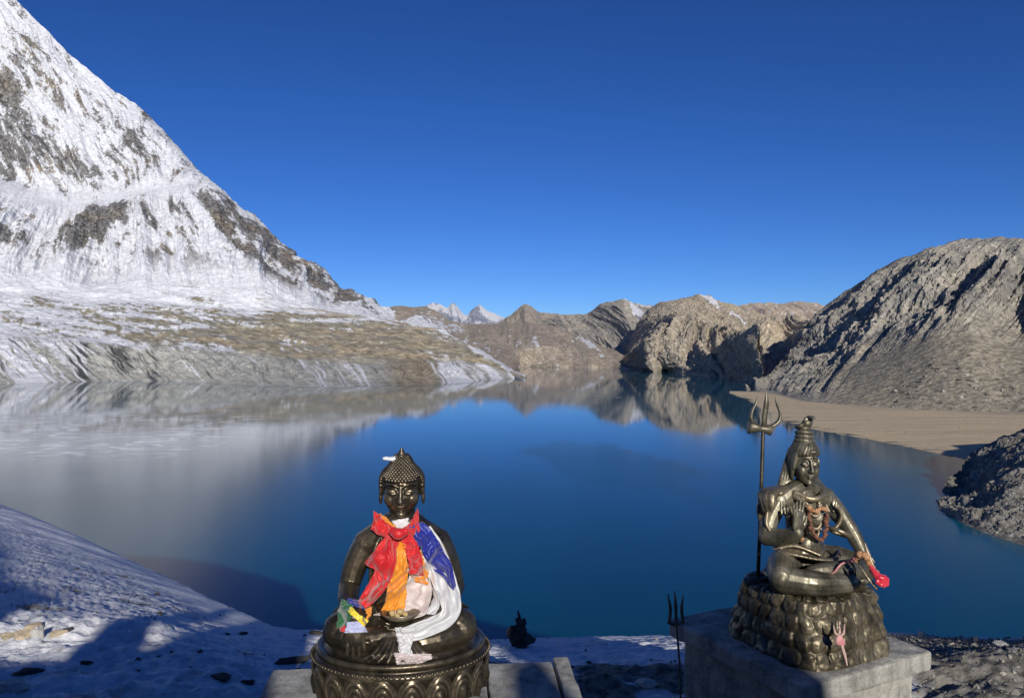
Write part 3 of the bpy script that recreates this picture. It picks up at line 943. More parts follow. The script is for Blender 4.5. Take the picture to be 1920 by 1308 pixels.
# ---------------- near ground: snowy plateau, crest, spur running out to the left
spur = [(-900, 700, 75), (-200, 876, 42), (0, 944, 31), (65, 968, 27), (130, 996, 24), (265, 1058, 17), (400, 1122, 10.5), (470, 1152, 9), (535, 1178, 8), (570, 1180, 7.8), (660, 1186, 7.8), (900, 1198, 7.8), (1030, 1198, 7.8), (1240, 1190, 7.8), (1500, 1186, 7.2), (1700, 1189, 6.8), (1800, 1192, 6.4), (1920, 1197, 6.0), (2800, 1240, 5.5)]
sp = np.array(spur, float)


def gr_disp(px, t, P):
    X, Y, Z = P[..., 0], P[..., 1], P[..., 2]
    far = np.clip(Y / 8.0, 0.6, 4)
    lump = .015 * (1 - np.abs(pn(X / .16, Y / .11, 4.0)) * 3).clip(-.6, 1) * ss(2.0, 1.6, t) + (0.012 + .02 * ss(1.3, 1, t)) * fbm(X / 0.35, Y / 0.22, 0, 5, .6) + 0.035 * fbm(X / 1.3, Y / .9, 3, 3)
    drift = 0.16 * fbm((X + .8 * Y) / 5.0, (Y - .4 * X) / 1.6, 2.0, 4, .5)
    sl = ss(1.25, 1.6, t) * ss(560, 380, px)
    d = lump * (1 - .7 * sl) + drift * sl * far * .35 * ss(2.0, 1.8, t)
    return d * ss(3.0, 2.9, t) * ss(0, .1, t)


def gr_col(px, t, P, Nn, D, py):
    X, Y, Z = P[..., 0], P[..., 1], P[..., 2]
    n = fbm(X / .5, Y / .3, 0, 6, .65)
    n2 = fbm(X / .09, Y / .07, 2.0, 4, .7)
    n3 = fbm(X / 1.6, Y / 1.0, 5.0, 4, .5)
    bare = ss(.62, 1.0, (X - .25 * (Y - 3.0)) * .62 + .55 * n3 + .2 * n)
    bare = np.maximum(bare, ss(.42, .62, .6 * n + .5 * n3 + .3 * n2 - .2 * ss(1.2, 1.6, t)))
    gap = ss(.30, .42, X + .06 * n) * ss(1.25, 1.05, X) * ss(5.1, 4.7, Y + .5 * n3) * ss(-.55, -.15, n + .4 - .9 * np.exp(-((X - .85) / .25) ** 2 - ((Y - 3.9) / .35) ** 2))
    bare = np.maximum(bare, gap)
    bare = np.maximum(bare, .75 * ss(.0, .45, n * .8 + .4 * n2 + .5 * ss(4.4, 3.4, Y) - .1) * ss(5.0, 3.8, Y))
    bare = bare * ss(2.02, 1.85, t + .05 * n)
    thin = ss(.15, .5, -n2 * .5 + n * .4) * .25 * ss(1.5, 1.2, t)
    gv = lerp(np.array((0.115, 0.105, 0.09)), np.array((0.30, 0.28, 0.245)), np.clip(.5 + 1.2 * n2, 0, 1))
    sn = np.array((.80, .81, .84)) * np.ones_like(gv) * (1 - thin[..., None] * .5)
    steepdown = ss(2.0, 2.2, t)
    c = lerp(sn, gv, np.clip(bare, 0, 1))
    return np.clip(lerp(c, np.array((.2, .18, .15)) * np.ones_like(c), steepdown), .03, .85)


nearY = [(-900, 3.4), (0, 5.6), (300, 5.2), (535, 4.3), (900, 4.2), (1400, 4.4), (1920, 4.6), (2800, 4.4)]
lakeY = sp[:, [0, 2]].copy(); lakeY[:, 1] = lakeY[:, 1] * 2 + 125
ground, Pg = sheet('snowy_ground', -880, 2780, 1000, [
    ([(-900, 1.7), (2800, 1.7)], ('z', [(-900, 0), (2800, 0)])),
    (nearY, ('z', [(-900, -.1), (0, -.10), (535, -.05), (900, 0), (1600, 0.0), (2800, 0)])),
    (sp[:, [0, 2]], sp[:, [0, 1]]),
    (lakeY, ('z', [(-900, LAKE - 2), (2800, LAKE - 2)]))], [150, 190, 40],
    gr_disp, gr_col, m_terrain('snow_and_scree', 16, 0.03, var=0.18), blur=4,
    label='snowy ridge top with footprints and bare gravel to the right')

# unseen hillside added behind the viewpoint; near and far crests shaped to cast shadows
shade_crest_near = [(-80, 20), (-50, 17), (-30, 13), (-12, 6.5), (-6, 4.4), (-3.6, 3.4), (-2.4, 2.9), (-1.6, 2.7), (-1.5, 2.2), (-.70, 2.15), (-.60, 2.75), (-.48, 2.75), (-.42, 2.25), (-.12, 2.25), (-.05, 2.75), (.55, 2.6), (.72, 1.85), (1.2, 1.72), (1.82, 1.8), (1.86, 2.2), (2.0, 2.2), (2.04, 1.85), (2.42, 1.85), (2.48, 2.75), (2.6, 2.8), (2.80, 2.66), (2.86, 1.5), (3.4, 1.38), (4.6, 1.25), (5.6, 1.7), (8, 1.8), (14, 2.2), (30, 3), (80, -2)]
shade_crest_far = [(-120, 50), (-71, 48), (-50, 45), (-15, 34), (-9, 22), (-5, 17.0), (2, 15.9), (4.4, 15.0), (5.2, 14.2), (6.4, 13.4), (9, 13), (11.8, 13), (13.2, 18), (18, 28), (25, 27), (40, 22), (60, 16), (100, 6), (140, -5)]
xs = np.concatenate([np.linspace(-120, -10, 80), np.linspace(-9.6, -1.6, 60), np.linspace(-1.57, 3.2, 170), np.linspace(3.25, 16, 80), np.linspace(16.8, 140, 80)])
ysb = np.concatenate([np.linspace(-90, -42, 16), np.linspace(-40, -10, 24), np.linspace(-9, -3, 40), np.linspace(-2.8, 1.72, 12)])
XX, YY = np.meshgrid(xs, ysb)
H = EYE + cur(shade_crest_near, XX.ravel()).reshape(XX.shape)
H2 = EYE + cur(shade_crest_far, XX.ravel()).reshape(XX.shape)
prof = np.interp(YY, [-90, -20, -9, -6.4, -5.8, -4, -2, 1.72], [.2, .45, .85, 1.0, 1.0, .55, .10, 0])
prof2 = np.interp(YY, [-90, -60, -41, -39, -24, -12, -8], [.45, .8, 1.0, 1.0, .45, .12, 0])
ZZ = np.maximum(np.where(H > 0, H * prof, H * ss(1.7, -6, YY)), np.where(H2 > 0, H2 * prof2, -99))
ZZ = ZZ + .05 * fbm(XX / .35, YY / .35, 0, 5, .6) * ss(1.6, -2, YY)
cc = lerp(np.array((.16, .145, .12)), np.array((.3, .28, .24)), np.clip(.5 + fbm(XX, YY, 0, 4), 0, 1))
cc = lerp(cc, SNOW * np.ones_like(cc), ss(0, .3, fbm(XX / 2, YY / 2, 1, 4)))
me = mesh_np('shading_hillside', np.stack([XX, YY, ZZ], -1).reshape(-1, 3), grid_faces(*XX.shape), True, cc.reshape(-1, 3))
tag(link('hillside', me, M_dry), 'unseen rocky hillside added behind the viewpoint, its crest shaped to cast the foreground shadows', kind='structure')
# ------------------------------------------------------------------ statues
M_bronze = m_bronze('dark_bronze', (0.045, 0.038, 0.027), (0.115, 0.095, 0.066), (0.23, 0.185, 0.12), 0.31, .72)
M_bronze2 = m_bronze('olive_bronze', (0.085, 0.077, 0.055), (0.20, 0.182, 0.13), (0.36, 0.335, 0.255), 0.38, .6)
M_bronze3 = m_bronze('pale_worn_bronze', (0.16, 0.13, 0.08), (0.30, 0.25, 0.17), (0.42, 0.37, 0.27), 0.36, 0.7)
M_iron = m_bronze('iron', (0.03, 0.027, 0.022), (0.08, 0.07, 0.055), (0.17, 0.15, 0.11), 0.42)


def concrete():
    k = N('concrete')
    v = k.coord()
    f = k.noise(v, 7, 9, 0.68)
    g = k.noise(v, 120, 3, 0.6)
    st = k.noise(k.coord((9, 9, 0.9)), 2.0, 5, 0.6)
    c = k.ramp(f, [(0.3, (0.19, 0.18, 0.155)), (0.5, (0.40, 0.385, 0.34)), (0.7, (0.56, 0.54, 0.48))])
    c = k.mix(0.55, c, k.ramp(st, [(0.35, (.45,) * 3), (0.55, (1,) * 3)]), 'MULTIPLY')
    c = k.mix(0.5, c, k.ramp(g, [(0.35, (.45,) * 3), (0.5, (1,) * 3)]), 'MULTIPLY')
    k.set(Base_Color=c, Roughness=0.9)
    k.bump(g, 0.5, 0.004)
    return k.m


M_conc = concrete()


def head(mb, T, s, hair=True):
    """head shapes; T maps local points (face towards -y) into the body frame, s = scale"""
    def E(c, r, rot=None):
        mb.ell(T(np.array(c) * s), np.array(r) * s, rot, 20, 14)

    def Tb(pts, r, n=8):
        mb.tube([T(np.array(p) * s) for p in pts], np.array(r) * s, n, smooth=3)
    E((0, 0.012, .02), (.083, .098, .088))
    E((0, -.022, -.03), (.077, .072, .092))
    E((0, -.046, -.086), (.042, .036, .034))
    E((0, -.078, -.103), (.021, .017, .017))
    Tb([(0, -.09, .028), (0, -.103, -.004), (0, -.116, -.032)], (.0085, .0095, .0125))
    E((0.011, -.1, -.034), (.0095, .011, .009)); E((-.011, -.1, -.034), (.0095, .011, .009))
    for sx in (-1, 1):
        Tb([(sx * .010, -.093, .030), (sx * .036, -.089, .041), (sx * .066, -.066, .030)], (.0045, .005, .003))
        E((sx * .036, -.079, .006), (.024, .014, .013))
        Tb([(sx * .014, -.0935, .001), (sx * .036, -.0940, -.004), (sx * .060, -.078, .002)], (.002, .0034, .002))
        E((sx * .043, -.054, -.038), (.032, .032, .034))
        E((sx * .090, .006, -.005), (.010, .023, .036))
        E((sx * .092, .003, -.052), (.009, .014, .034))
    Tb([(-.027, -.083, -.062), (-.010, -.0975, -.058), (0, -.098, -.060), (.010, -.0975, -.058), (.027, -.083, -.062)], (.003, .006, .0055, .006, .003))
    E((0, -.092, -.072), (.018, .0095, .0075))
    mb.tube([T(np.array(p) * s) for p in ((0, .012, -.08), (0, .02, -.14), (0, .03, -.22))], np.array((.050, .050, .062)) * s, 16)


def hand(mb, wrist, direc, normal, size, curl=0.25, spread=0.16, thumb_side=1):
    """palm and five fingers; direc runs from the wrist to the finger tips, normal is the palm's facing"""
    d = Vector(direc).normalized()
    nn = Vector(normal)
    nn = (nn - d * nn.dot(d)).normalized()
    side = d.cross(nn) * thumb_side
    w0 = Vector(wrist)
    L = size
    mb.tube([w0, w0 + d * L * .22, w0 + d * L * .45], [L * .17, L * .235, L * .225], 12, flat=0.45, up=nn)
    for k, (off, ln) in enumerate(((.165, .40), (.058, .46), (-.055, .43), (-.155, .33))):
        b = w0 + d * L * .43 + side * L * off
        dd = (d + side * spread * (off / .16)).normalized()
        p1 = b + dd * L * ln * .5
        d2 = (dd + nn * curl).normalized()
        p2 = p1 + d2 * L * ln * .32
        d3 = (dd + nn * curl * 2.2).normalized()
        p3 = p2 + d3 * L * ln * .26
        mb.tube([b - dd * L * .08, b, p1, p2, p3], [L * .065, L * .062, L * .056, L * .05, L * .04], 8)
    b = w0 + d * L * .14 + side * L * .17
    dt = (d * .75 + side * .62 + nn * .25).normalized()
    mb.tube([w0 + d * L * .08 + side * L * .08, b, b + dt * L * .2, b + (dt + d * .5).normalized() * L * .36], [L * .08, L * .075, L * .065, L * .045], 8)


# ---------------- seated bronze figure on a lotus seat
BX, BY, BZ = -0.472, 3.2, EYE - 1.232
buddha = empty('seated_bronze_statue', (BX, BY, BZ), R(5))
tag(buddha, 'dark bronze statue seated cross-legged on a lotus seat, coloured scarves round its neck', 'statue')

mb = MB()
# torso
mb.tube([(0, .03, .02), (0, .025, .12), (0, .02, .24), (0, .02, .36), (0, .025, .44)], [.145, .135, .135, .15, .135], 24, flat=.72, up=(0, 1, 0), smooth=3)
mb.ell((0, -.045, .37), (.125, .075, .085)); mb.ell((-.06, -.065, .375), (.06, .045, .05)); mb.ell((.06, -.065, .375), (.06, .045, .05))
mb.ell((0, -.05, .17), (.11, .075, .09))
mb.tube([(-.145, .02, .425), (-.08, .015, .470), (0, .012, .505), (.08, .015, .470), (.145, .02, .425)], [.060, .060, .06, .060, .060], 14, smooth=3)
mb.ell((-.148, .02, .425), (.058, .060, .058)); mb.ell((.148, .02, .425), (.060, .062, .060))
mb.tube([(0, .02, .46), (0, .012, .60)], [.06, .055], 16)
# right arm (viewer's left): elbow out, hand over the shin with the fingers reaching down
mb.tube([(-.150, .02, .425), (-.192, .015, .34), (-.222, .0, .235)], [.056, .053, .045], 14, smooth=3)
mb.tube([(-.222, .0, .235), (-.212, -.10, .205), (-.172, -.235, .185)], [.046, .043, .033], 14, smooth=3)
hand(mb, (-.168, -.250, .185), (.05, -.12, -1), (0, 1, -.1), .170, .08, .10, -1)
# left arm and lap hand
mb.tube([(.150, .02, .425), (.190, .01, .33), (.218, .0, .225)], [.060, .058, .050], 14, smooth=3)
mb.tube([(.218, .0, .225), (.175, -.11, .170), (.075, -.185, .125)], [.052, .046, .034], 14, smooth=3)
hand(mb, (.085, -.185, .125), (-1, -.08, -.02), (0, -.15, 1), .155, .2, .08, -1)
# legs
for sx in (-1, 1):
    mb.tube([(sx * .09, .05, .080), (sx * .18, -.02, .088), (sx * .245, -.085, .078)], [.080, .080, .074], 16, smooth=3)
    mb.ell((sx * .25, -.09, .070), (.070, .074, .068))
mb.tube([(.25, -.09, .06), (.15, -.175, .055), (0, -.205, .045), (-.10, -.185, .06)], [.064, .050, .042, .036], 14, smooth=3)
mb.tube([(-.25, -.09, .06), (-.16, -.170, .06), (-.03, -.180, .080), (.10, -.16, .105)], [.064, .052, .044, .038], 14, smooth=3)
hand(mb, (.08, -.165, .10), (1, .15, .1), (0, -.3, 1), .13, .05, .03, 1)
hand(mb, (-.08, -.20, .07), (-1, .15, .2), (0, -.3, 1), .12, .05, .03, -1)
mb.ell((0, .02, .03), (.27, .17, .045))
# robe: edge from the left shoulder, fan of pleats between the shins
mb.tube([(.15, -.035, .475), (.08, -.105, .40), (-.03, -.125, .30), (-.11, -.09, .22), (-.13, .0, .17)], [.012, .013, .013, .013, .012], 8, smooth=4)
mb.tube([(.17, -.03, .46), (.11, -.10, .38), (0, -.13, .27), (-.09, -.10, .19)], [.010] * 4, 8, smooth=4)
mb.tube([(-.06, .0, .50), (-.10, -.055, .44), (-.125, -.055, .33), (-.13, -.03, .22)], [.009] * 4, 8, smooth=4)
for k in range(9):
    a = (k - 4) / 4
    mb.tube([(a * .05, -.215, .085), (a * .10, -.265, .035), (a * .15, -.285 + .03 * a * a, .012)], [.010, .012, .009], 8, smooth=2)
for k in range(5):
    z = .045 + .03 * k
    for sx in (-1, 1):
        mb.tube([(sx * (.11 + .02 * k), -.20 + .012 * k, z), (sx * (.19 + .012 * k), -.165 + .02 * k, z + .012), (sx * .285, -.10 + .02 * k, z + .004 - .01 * k)], [.006, .007, .005], 6, smooth=3)
# head, bent slightly forward
hs_ = .985
rot = Matrix.Rotation(R(9), 3, 'X') @ Matrix.Rotation(R(0), 3, 'Z')


def TB(p):
    v = rot @ Vector(p)
    return (v.x, v.y + .0, v.z + .679)


head(mb, TB, hs_)
body = mb.fuse('body', .0034, 2)
link('body', body, M_bronze, buddha)
bvh_b = BVHTree.FromPolygons([Vector((v.co.x, v.co.y, v.co.z * .948)) for v in body.vertices], [tuple(p.vertices) for p in body.polygons])

# hair: cap, topknot and rows of small curls
mb = MB()
HC = Vector((0, .018, .688))


def hair_surf(u, az):
    """u: 0 top .. 1 hairline; az: angle, 0 = front"""
    pr = np.array([(0, .148), (.10, .138), (.22, .122), (.30, .104), (.40, .086), (.52, .068), (.66, .046), (.84, .010), (1.0, -.035)])
    rr_ = np.array([.0, .026, .038, .046, .060, .078, .090, .093, .087])
    z = np.interp(u, np.linspace(0, 1, 9), pr[:, 1])
    r = np.interp(u, np.linspace(0, 1, 9), rr_)
    front = max(0, math.cos(az))
    return r, z, front


V_, rings = [], 22
mbh = MB()
prof = [(max(.001, hair_surf(i / 21, 0)[0]), hair_surf(i / 21, 0)[1]) for i in range(22)]
mbh.lathe([(r * .965, z) for r, z in prof], 36, 0.96, 1.1)
vv_ = mbh.V[-1]
fm = (vv_[:, 1] < -.035) & (vv_[:, 2] < .052)        # the cap ends at the hairline above the face
vv_[fm, 2] = .052
vv_[fm, :2] *= .86
for i in range(3, 22):
    u = i / 21
    r, z, _ = hair_surf(u, 0)
    nn_ = max(6, int(2 * math.pi * r / .0145))
    for j in range(nn_):
        az = 2 * math.pi * (j + .5 * (i % 2)) / nn_
        fr = math.cos(az)
        if fr > .35 and z < .045 + .02 * (1 - fr):      # leave the forehead free
            continue
        if abs(fr) < .42 and z < -.0:
            continue
        mbh.ell((r * .96 * math.sin(az), -r * 1.1 * math.cos(az), z), .0085, None, 7, 5)
mbh.tube([(0, -.004, .130), (0, -.004, .152), (0, -.004, .172)], [.021, .015, .004], 14)
mbh.ell((0, -.004, .140), (.024, .024, .012), None, 14, 8)
me = mbh.mesh('hair')
me.transform(Matrix.Translation((0, .006, .679)) @ Matrix.Rotation(R(7), 4, 'X') @ Matrix.Scale(1.03, 4))
link('hair', me, M_bronze, buddha)

# lotus seat
lot = empty('lotus_seat')
lot.parent = buddha
lot.location = (0, -.02, 0)
for ch in buddha.children:
    if ch.name.startswith(('body', 'hair')):
        ch.scale = (1, 1, .948)
mb = MB()
mb.lathe([(.02, -.34), (.30, -.34), (.315, -.32), (.285, -.30), (.28, -.24), (.315, -.17), (.340, -.10), (.362, -.06), (.374, -.048), (.370, -.036), (.352, -.034), (.348, -.022), (.355, -.016), (.357, -.006), (.350, .002), (.338, .003), (.332, -.005), (.318, -.006), (.306, .010), (.29, .014), (.02, .015)], 96, 1.0, .80)
mb.build('seat_drum', M_bronze, lot)
mb = MB()
for j in range(110):
    a = 2 * math.pi * j / 110
    mb.ell((.373 * math.cos(a), .373 * math.sin(a) * .80, -.036), .0075, None, 6, 4)
mb.build('bead_rim', M_bronze, lot)


def petal(name):
    """round-headed petal with raised concentric borders and a boss in the middle"""
    nu, nv = 25, 21
    Vv = []
    for iv in range(nv):
        v_ = iv / (nv - 1)
        for iu in range(nu):
            u_ = 2 * iu / (nu - 1) - 1
            half = .057 * math.sqrt(max(0.0, 1 - max(0, (v_ - .45) / .55) ** 2.2)) if v_ > .45 else .057 * (.72 + .28 * v_ / .45)
            x = u_ * half
            z = -.145 + .145 * v_
            q = max(abs(u_), max(0, v_ * 1.0) if False else 0)
            e = math.sqrt(max(0, (x / .057) ** 2 + (max(0, v_ - .35) / .65) ** 2))
            rel = .012 + .006 * (math.cos(e * 24) if e > .45 else 0) + .022 * math.exp(-(e / .34) ** 2)
            if e > .97:
                rel = .004
            Vv.append((x, -rel, z))
    f = grid_faces(nv, nu)
    me = mesh_np(name, Vv, f, True)
    return me


pm = petal('lotus_petal')
pm.materials.append(M_bronze)
NP = 20
for j in range(NP):
    a = 2 * math.pi * (j + .5) / NP
    x, y = .352 * math.cos(a), .352 * math.sin(a) * .80
    o = bpy.data.objects.new('lotus_petal', pm)
    COL.objects.link(o)
    o.parent = lot
    nx, ny = math.cos(a) * .80, math.sin(a)
    o.location = (x * 1.035, y * 1.035, -.046)
    o.rotation_euler = Euler((R(12), 0, math.atan2(ny, nx) + math.pi / 2), 'XYZ')

# alms bowl in the lap hand
mb = MB()
mb.lathe([(.01, .0), (.045, .002), (.062, .012), (.078, .026), (.080, .031), (.073, .030), (.056, .016), (.01, .012)], 40)
bowl = mb.build('offering_dish', M_bronze3)
tag(bowl, 'shallow metal offering dish in the lap of the statue with scarves', 'dish')


def onb(p):
    """statue frame -> world"""
    return buddha.matrix_basis @ Vector(p)


bowl.location = onb((.005, -.195, .142))
bowl.rotation_euler = (R(-6), 0, 0)
mb = MB()
for (x, y, s_) in ((-.03, -.01, .016), (.0, .01, .018), (.022, -.015, .014), (-.008, -.03, .013)):
    mb.ell((x, y, .03), (s_, s_ * .8, s_ * .7), (20, 30, 10), 8, 6)
of = mb.build('offerings', m_rock('offering_gold', (.45, .3, .1), (.7, .55, .3), 60, .5))
tag(of, 'small golden offerings heaped in the lap dish', 'offerings')
of.location = bowl.location


# ---------------- cloth helpers
def resample(E, n):
    E = np.array(E, float)
    d = np.concatenate([[0], np.cumsum(np.linalg.norm(np.diff(E, axis=0), axis=1))])
    t = np.linspace(0, d[-1], n)
    k = np.clip(np.searchsorted(d, t) - 1, 0, len(E) - 2)
    f = ((t - d[k]) / np.maximum(d[k + 1] - d[k], 1e-9))[:, None]
    Em = np.vstack([2 * E[0] - E[1], E, 2 * E[-1] - E[-2]])
    p0, p1, p2, p3 = Em[k], Em[k + 1], Em[k + 2], Em[k + 3]
    return 0.5 * (2 * p1 + (p2 - p0) * f + (2 * p0 - 5 * p1 + 4 * p2 - p3) * f ** 2 + (3 * p1 - p0 - 3 * p2 + p3) * f ** 3)


def cloth_b(name, L, Rr, mat, lift, label, cat='scarf', folds=5, amp=.010, seed=0, group=None, thick=.003, drape=5, pull=None):
    """cloth lying on the seated statue; L and Rr are its two edges as photograph points, laid onto the figure"""
    nu, nv = 26, 60
    A, B = resample(L, nv), resample(Rr, nv)
    dist = 3.235
    G = np.zeros((nv, nu, 3))
    for i in range(nv):
        for j in range(nu):
            t = j / (nu - 1)
            p = A[i] * (1 - t) + B[i] * t
            d = dist - .12
            y = None
            for _ in range(3):
                w_ = W(p[0], p[1], d)
                w0 = Vector((0, 0, EYE))
                loc = buddha.matrix_basis.inverted() @ w_
                org = buddha.matrix_basis.inverted() @ w0
                hit = bvh_b.ray_cast(org, (loc - org).normalized())
                if hit[0] is not None:
                    y = hit[0].y
                    d = (buddha.matrix_basis @ hit[0]).y
                break
            if y is None:
                y = np.nan
            G[i, j] = (p[0], p[1], d if y is not None and not np.isnan(y) else np.nan)
    # fill holes in depth and relax it so the cloth bridges hollows
    D = G[..., 2]
    m = np.isnan(D)
    if pull is not None:
        D[m] = pull
    elif m.any():
        D[m] = np.nanmean(D)
    D0 = D.copy()
    for _ in range(drape * 4):
        P_ = np.pad(D, 1, mode='edge')
        D = (P_[:-2, 1:-1] + P_[2:, 1:-1] + P_[1:-1, :-2] + P_[1:-1, 2:] + 2 * D) / 6
        D = np.where(m, D, np.minimum(D, D0 + .0))
    uu = np.linspace(0, 1, nu)[None, :]
    vv = np.linspace(0, 1, nv)[:, None]
    ph = 2.2 * pn(vv * 2.5, seed + .5, 0) + 1.0 * pn(vv * 7, seed + 2.5, uu * 2)
    fold = np.abs(np.sin((uu * folds * .8 + ph * .6) * math.pi)) * 1.5 - .6 + np.sin((uu * folds + ph) * 2 * math.pi) * .4 + .55 * fbm(uu * 3 + ph * .3, vv * 5, seed, 3, .5)
    D = D - lift - 1.5 * amp * (fold + 1.0)
    Vv = []
    inv = buddha.matrix_basis.inverted()
    wav = 3.0 * pn(vv * 6, seed + 3.3, uu * 1.5) + 1.4 * pn(vv * 17, seed + 5.3, uu * 1.5)
    G[..., 0] += wav
    G[..., 1] += 1.6 * pn(uu * 6, seed, vv * 3)
    for i in range(nv):
        for j in range(nu):
            Vv.append(tuple(W(G[i, j, 0], G[i, j, 1], D[i, j])))
    me = mesh_np(name, Vv, grid_faces(nv, nu), True)
    o = link(name, me, mat)
    so_ = o.modifiers.new('thickness', 'SOLIDIFY')
    so_.thickness = thick
    so_.offset = 0
    tag(o, label, cat, group)
    return o


C_red = m_cloth('red_satin', (.60, .010, .016), (.66, .02, .022), .5)
C_or = m_cloth('orange_satin', (.78, .27, .015), (.83, .32, .025), .5)
C_white = m_cloth('white_silk', (.62, .62, .63), (.72, .71, .71), .5)
C_pink = m_cloth('faded_pink_white_silk', (.60, .50, .48), (.70, .62, .60), .5)
C_blue = m_cloth('blue_satin', (.012, .02, .25), (.016, .03, .31), .42)
C_yel = m_cloth('yellow_ribbon', (.85, .65, .02), (.9, .75, .08), .5)
C_green = m_cloth('green_cloth', (.01, .10, .035), (.02, .17, .05), .5)
C_lav = m_cloth('lavender_paper', (.45, .48, .72), (.58, .60, .80), .7)

cloth_b('ceremonial_scarf', [(786, 1000), (793, 1030), (802, 1065), (814, 1100), (826, 1128), (826, 1146), (800, 1158), (765, 1172), (748, 1178)],
        [(806, 985), (830, 1020), (846, 1060), (858, 1095), (864, 1125), (862, 1152), (838, 1178), (795, 1196), (760, 1204)], C_white, .010,
        'long white silk scarf draped from shoulder over the forearm to the lap, below blue', folds=3, amp=.006, seed=1)
cloth_b('ceremonial_scarf', [(790, 1030), (796, 1060), (806, 1090), (812, 1120), (800, 1150)], [(806, 1062), (812, 1085), (820, 1105), (824, 1130), (814, 1152)], C_white, .014,
        'narrow inner fold of white silk hanging beside the orange scarf', folds=2, amp=.005, seed=3)
cloth_b('ceremonial_scarf', [(752, 1065), (768, 1080), (752, 1110), (738, 1140), (700, 1152)], [(780, 1060), (806, 1092), (808, 1120), (800, 1148), (772, 1160)], C_pink, .006,
        'faded pinkish white scarf lying across the statue\'s belly', folds=3, amp=.005, seed=5)
cloth_b('ceremonial_scarf', [(740, 1176), (744, 1195), (748, 1212), (750, 1228)], [(784, 1174), (774, 1196), (770, 1214), (776, 1230)], C_white, .012,
        'white scarf end hanging down between the crossed legs', folds=3, amp=.006, seed=7)
cloth_b('ceremonial_scarf', [(738, 1224), (742, 1234), (744, 1244)], [(806, 1226), (808, 1234), (780, 1246)], C_pink, .012,
        'crumpled pink and white cloth lying in front of the crossed shins', folds=3, amp=.007, seed=9)
cloth_b('ceremonial_scarf', [(768, 985), (770, 1005), (786, 1025), (806, 1058), (832, 1084), (850, 1106)], [(790, 978), (806, 990), (822, 1014), (838, 1044), (849, 1072), (855, 1098)], C_blue, .026,
        'shiny blue scarf lying over the white one on the shoulder', folds=3, amp=.007, seed=11)
cloth_b('ceremonial_scarf', [(738, 1002), (737, 1030), (732, 1065), (728, 1095), (724, 1120), (714, 1146)], [(756, 1002), (762, 1035), (765, 1065), (762, 1095), (761, 1120), (755, 1143)], C_or, .022,
        'long orange scarf end hanging down the middle of the chest', folds=2, amp=.007, seed=13)
cloth_b('ceremonial_scarf', [(764, 1058), (770, 1074), (780, 1090)], [(788, 1030), (801, 1062), (803, 1096)], C_or, .016,
        'short orange scarf end showing beneath the red one', folds=2, amp=.006, seed=15)
cloth_b('ceremonial_scarf', [(730, 998), (712, 1018), (696, 1040), (684, 1056), (702, 1068), (694, 1086), (684, 1106), (672, 1128)],
        [(750, 1000), (744, 1030), (743, 1052), (736, 1074), (728, 1095), (720, 1108), (706, 1124), (686, 1140)], C_red, .034,
        'broad red scarf end falling from the knot towards the raised wrist', folds=3, amp=.009, seed=17)
cloth_b('ceremonial_scarf', [(748, 998), (757, 1025), (765, 1050), (768, 1076)], [(772, 1000), (786, 1030), (794, 1060), (794, 1078)], C_red, .034,
        'shorter red scarf end on the orange scarf\'s other side', folds=2, amp=.008, seed=19)
cloth_b('ceremonial_scarf', [(702, 956), (716, 970), (732, 984), (748, 993)], [(698, 992), (710, 1002), (730, 1008), (748, 1006)], C_red, .030,
        'red collar scarf wound round the neck, half below the curled hair at the bare shoulder', folds=2, amp=.008, seed=21)
cloth_b('ceremonial_scarf', [(782, 952), (776, 968), (764, 984), (746, 994)], [(788, 988), (780, 1000), (766, 1008), (746, 1006)], C_red, .030,
        'red collar scarf wound round the neck, half next to the blue scarf', folds=2, amp=.008, seed=23)
cloth_b('ceremonial_scarf', [(735, 976), (744, 990), (748, 996)], [(766, 970), (764, 986), (754, 998)], C_white, .016,
        'white cloth showing under the statue\'s chin', folds=1, amp=.004, seed=25)
cloth_b('ceremonial_scarf', [(714, 962), (728, 974), (742, 988)], [(712, 968), (726, 980), (740, 994)], C_or, .046,
        'thin orange hem along the red collar', folds=1, amp=.002, seed=27)
mb = MB()
kn = W(747, 1000, 3.02)
mb.ell(kn, (.028, .024, .024)); mb.ell(kn + Vector((-.02, .01, .006)), (.022, .016, .02), (0, 30, 0)); mb.ell(kn + Vector((.022, .01, .004)), (.022, .016, .018), (0, -30, 0))
me = mb.fuse('scarf_knot', .004, 3)
tag(link('scarf_knot', me, C_red), 'red knot tying the scarves at the statue\'s throat', 'knot')

cloth_b('prayer_flag', [(640, 1122), (634, 1146), (632, 1176)], [(662, 1128), (660, 1150), (652, 1170)], C_green, .016, 'dark green flag hanging by the statue\'s lowered forearm', 'flag', 2, .005, 31, pull=3.05)
cloth_b('prayer_flag', [(654, 1120), (668, 1124), (684, 1128)], [(652, 1130), (668, 1136), (684, 1142)], C_blue, .022, 'small blue flag on the forearm below the red scarf', 'flag', 1, .004, 33, pull=3.05)
cloth_b('prayer_flag', [(658, 1137), (674, 1150), (690, 1163)], [(652, 1145), (668, 1160), (683, 1174)], C_yel, .040, 'bright yellow flag strip tied across the wrist', 'flag', 1, .001, 35, pull=3.0)
cloth_b('prayer_flag', [(682, 1138), (688, 1150), (684, 1164)], [(696, 1136), (696, 1150), (690, 1160)], C_or, .016, 'small orange flag beside the yellow strip', 'flag', 1, .004, 37)
cloth_b('prayer_flag', [(652, 1166), (648, 1176), (646, 1186)], [(676, 1164), (684, 1174), (690, 1184)], C_lav, .026, 'pale lavender printed flag over the back of the hand', 'flag', 1, .003, 39, pull=2.96)
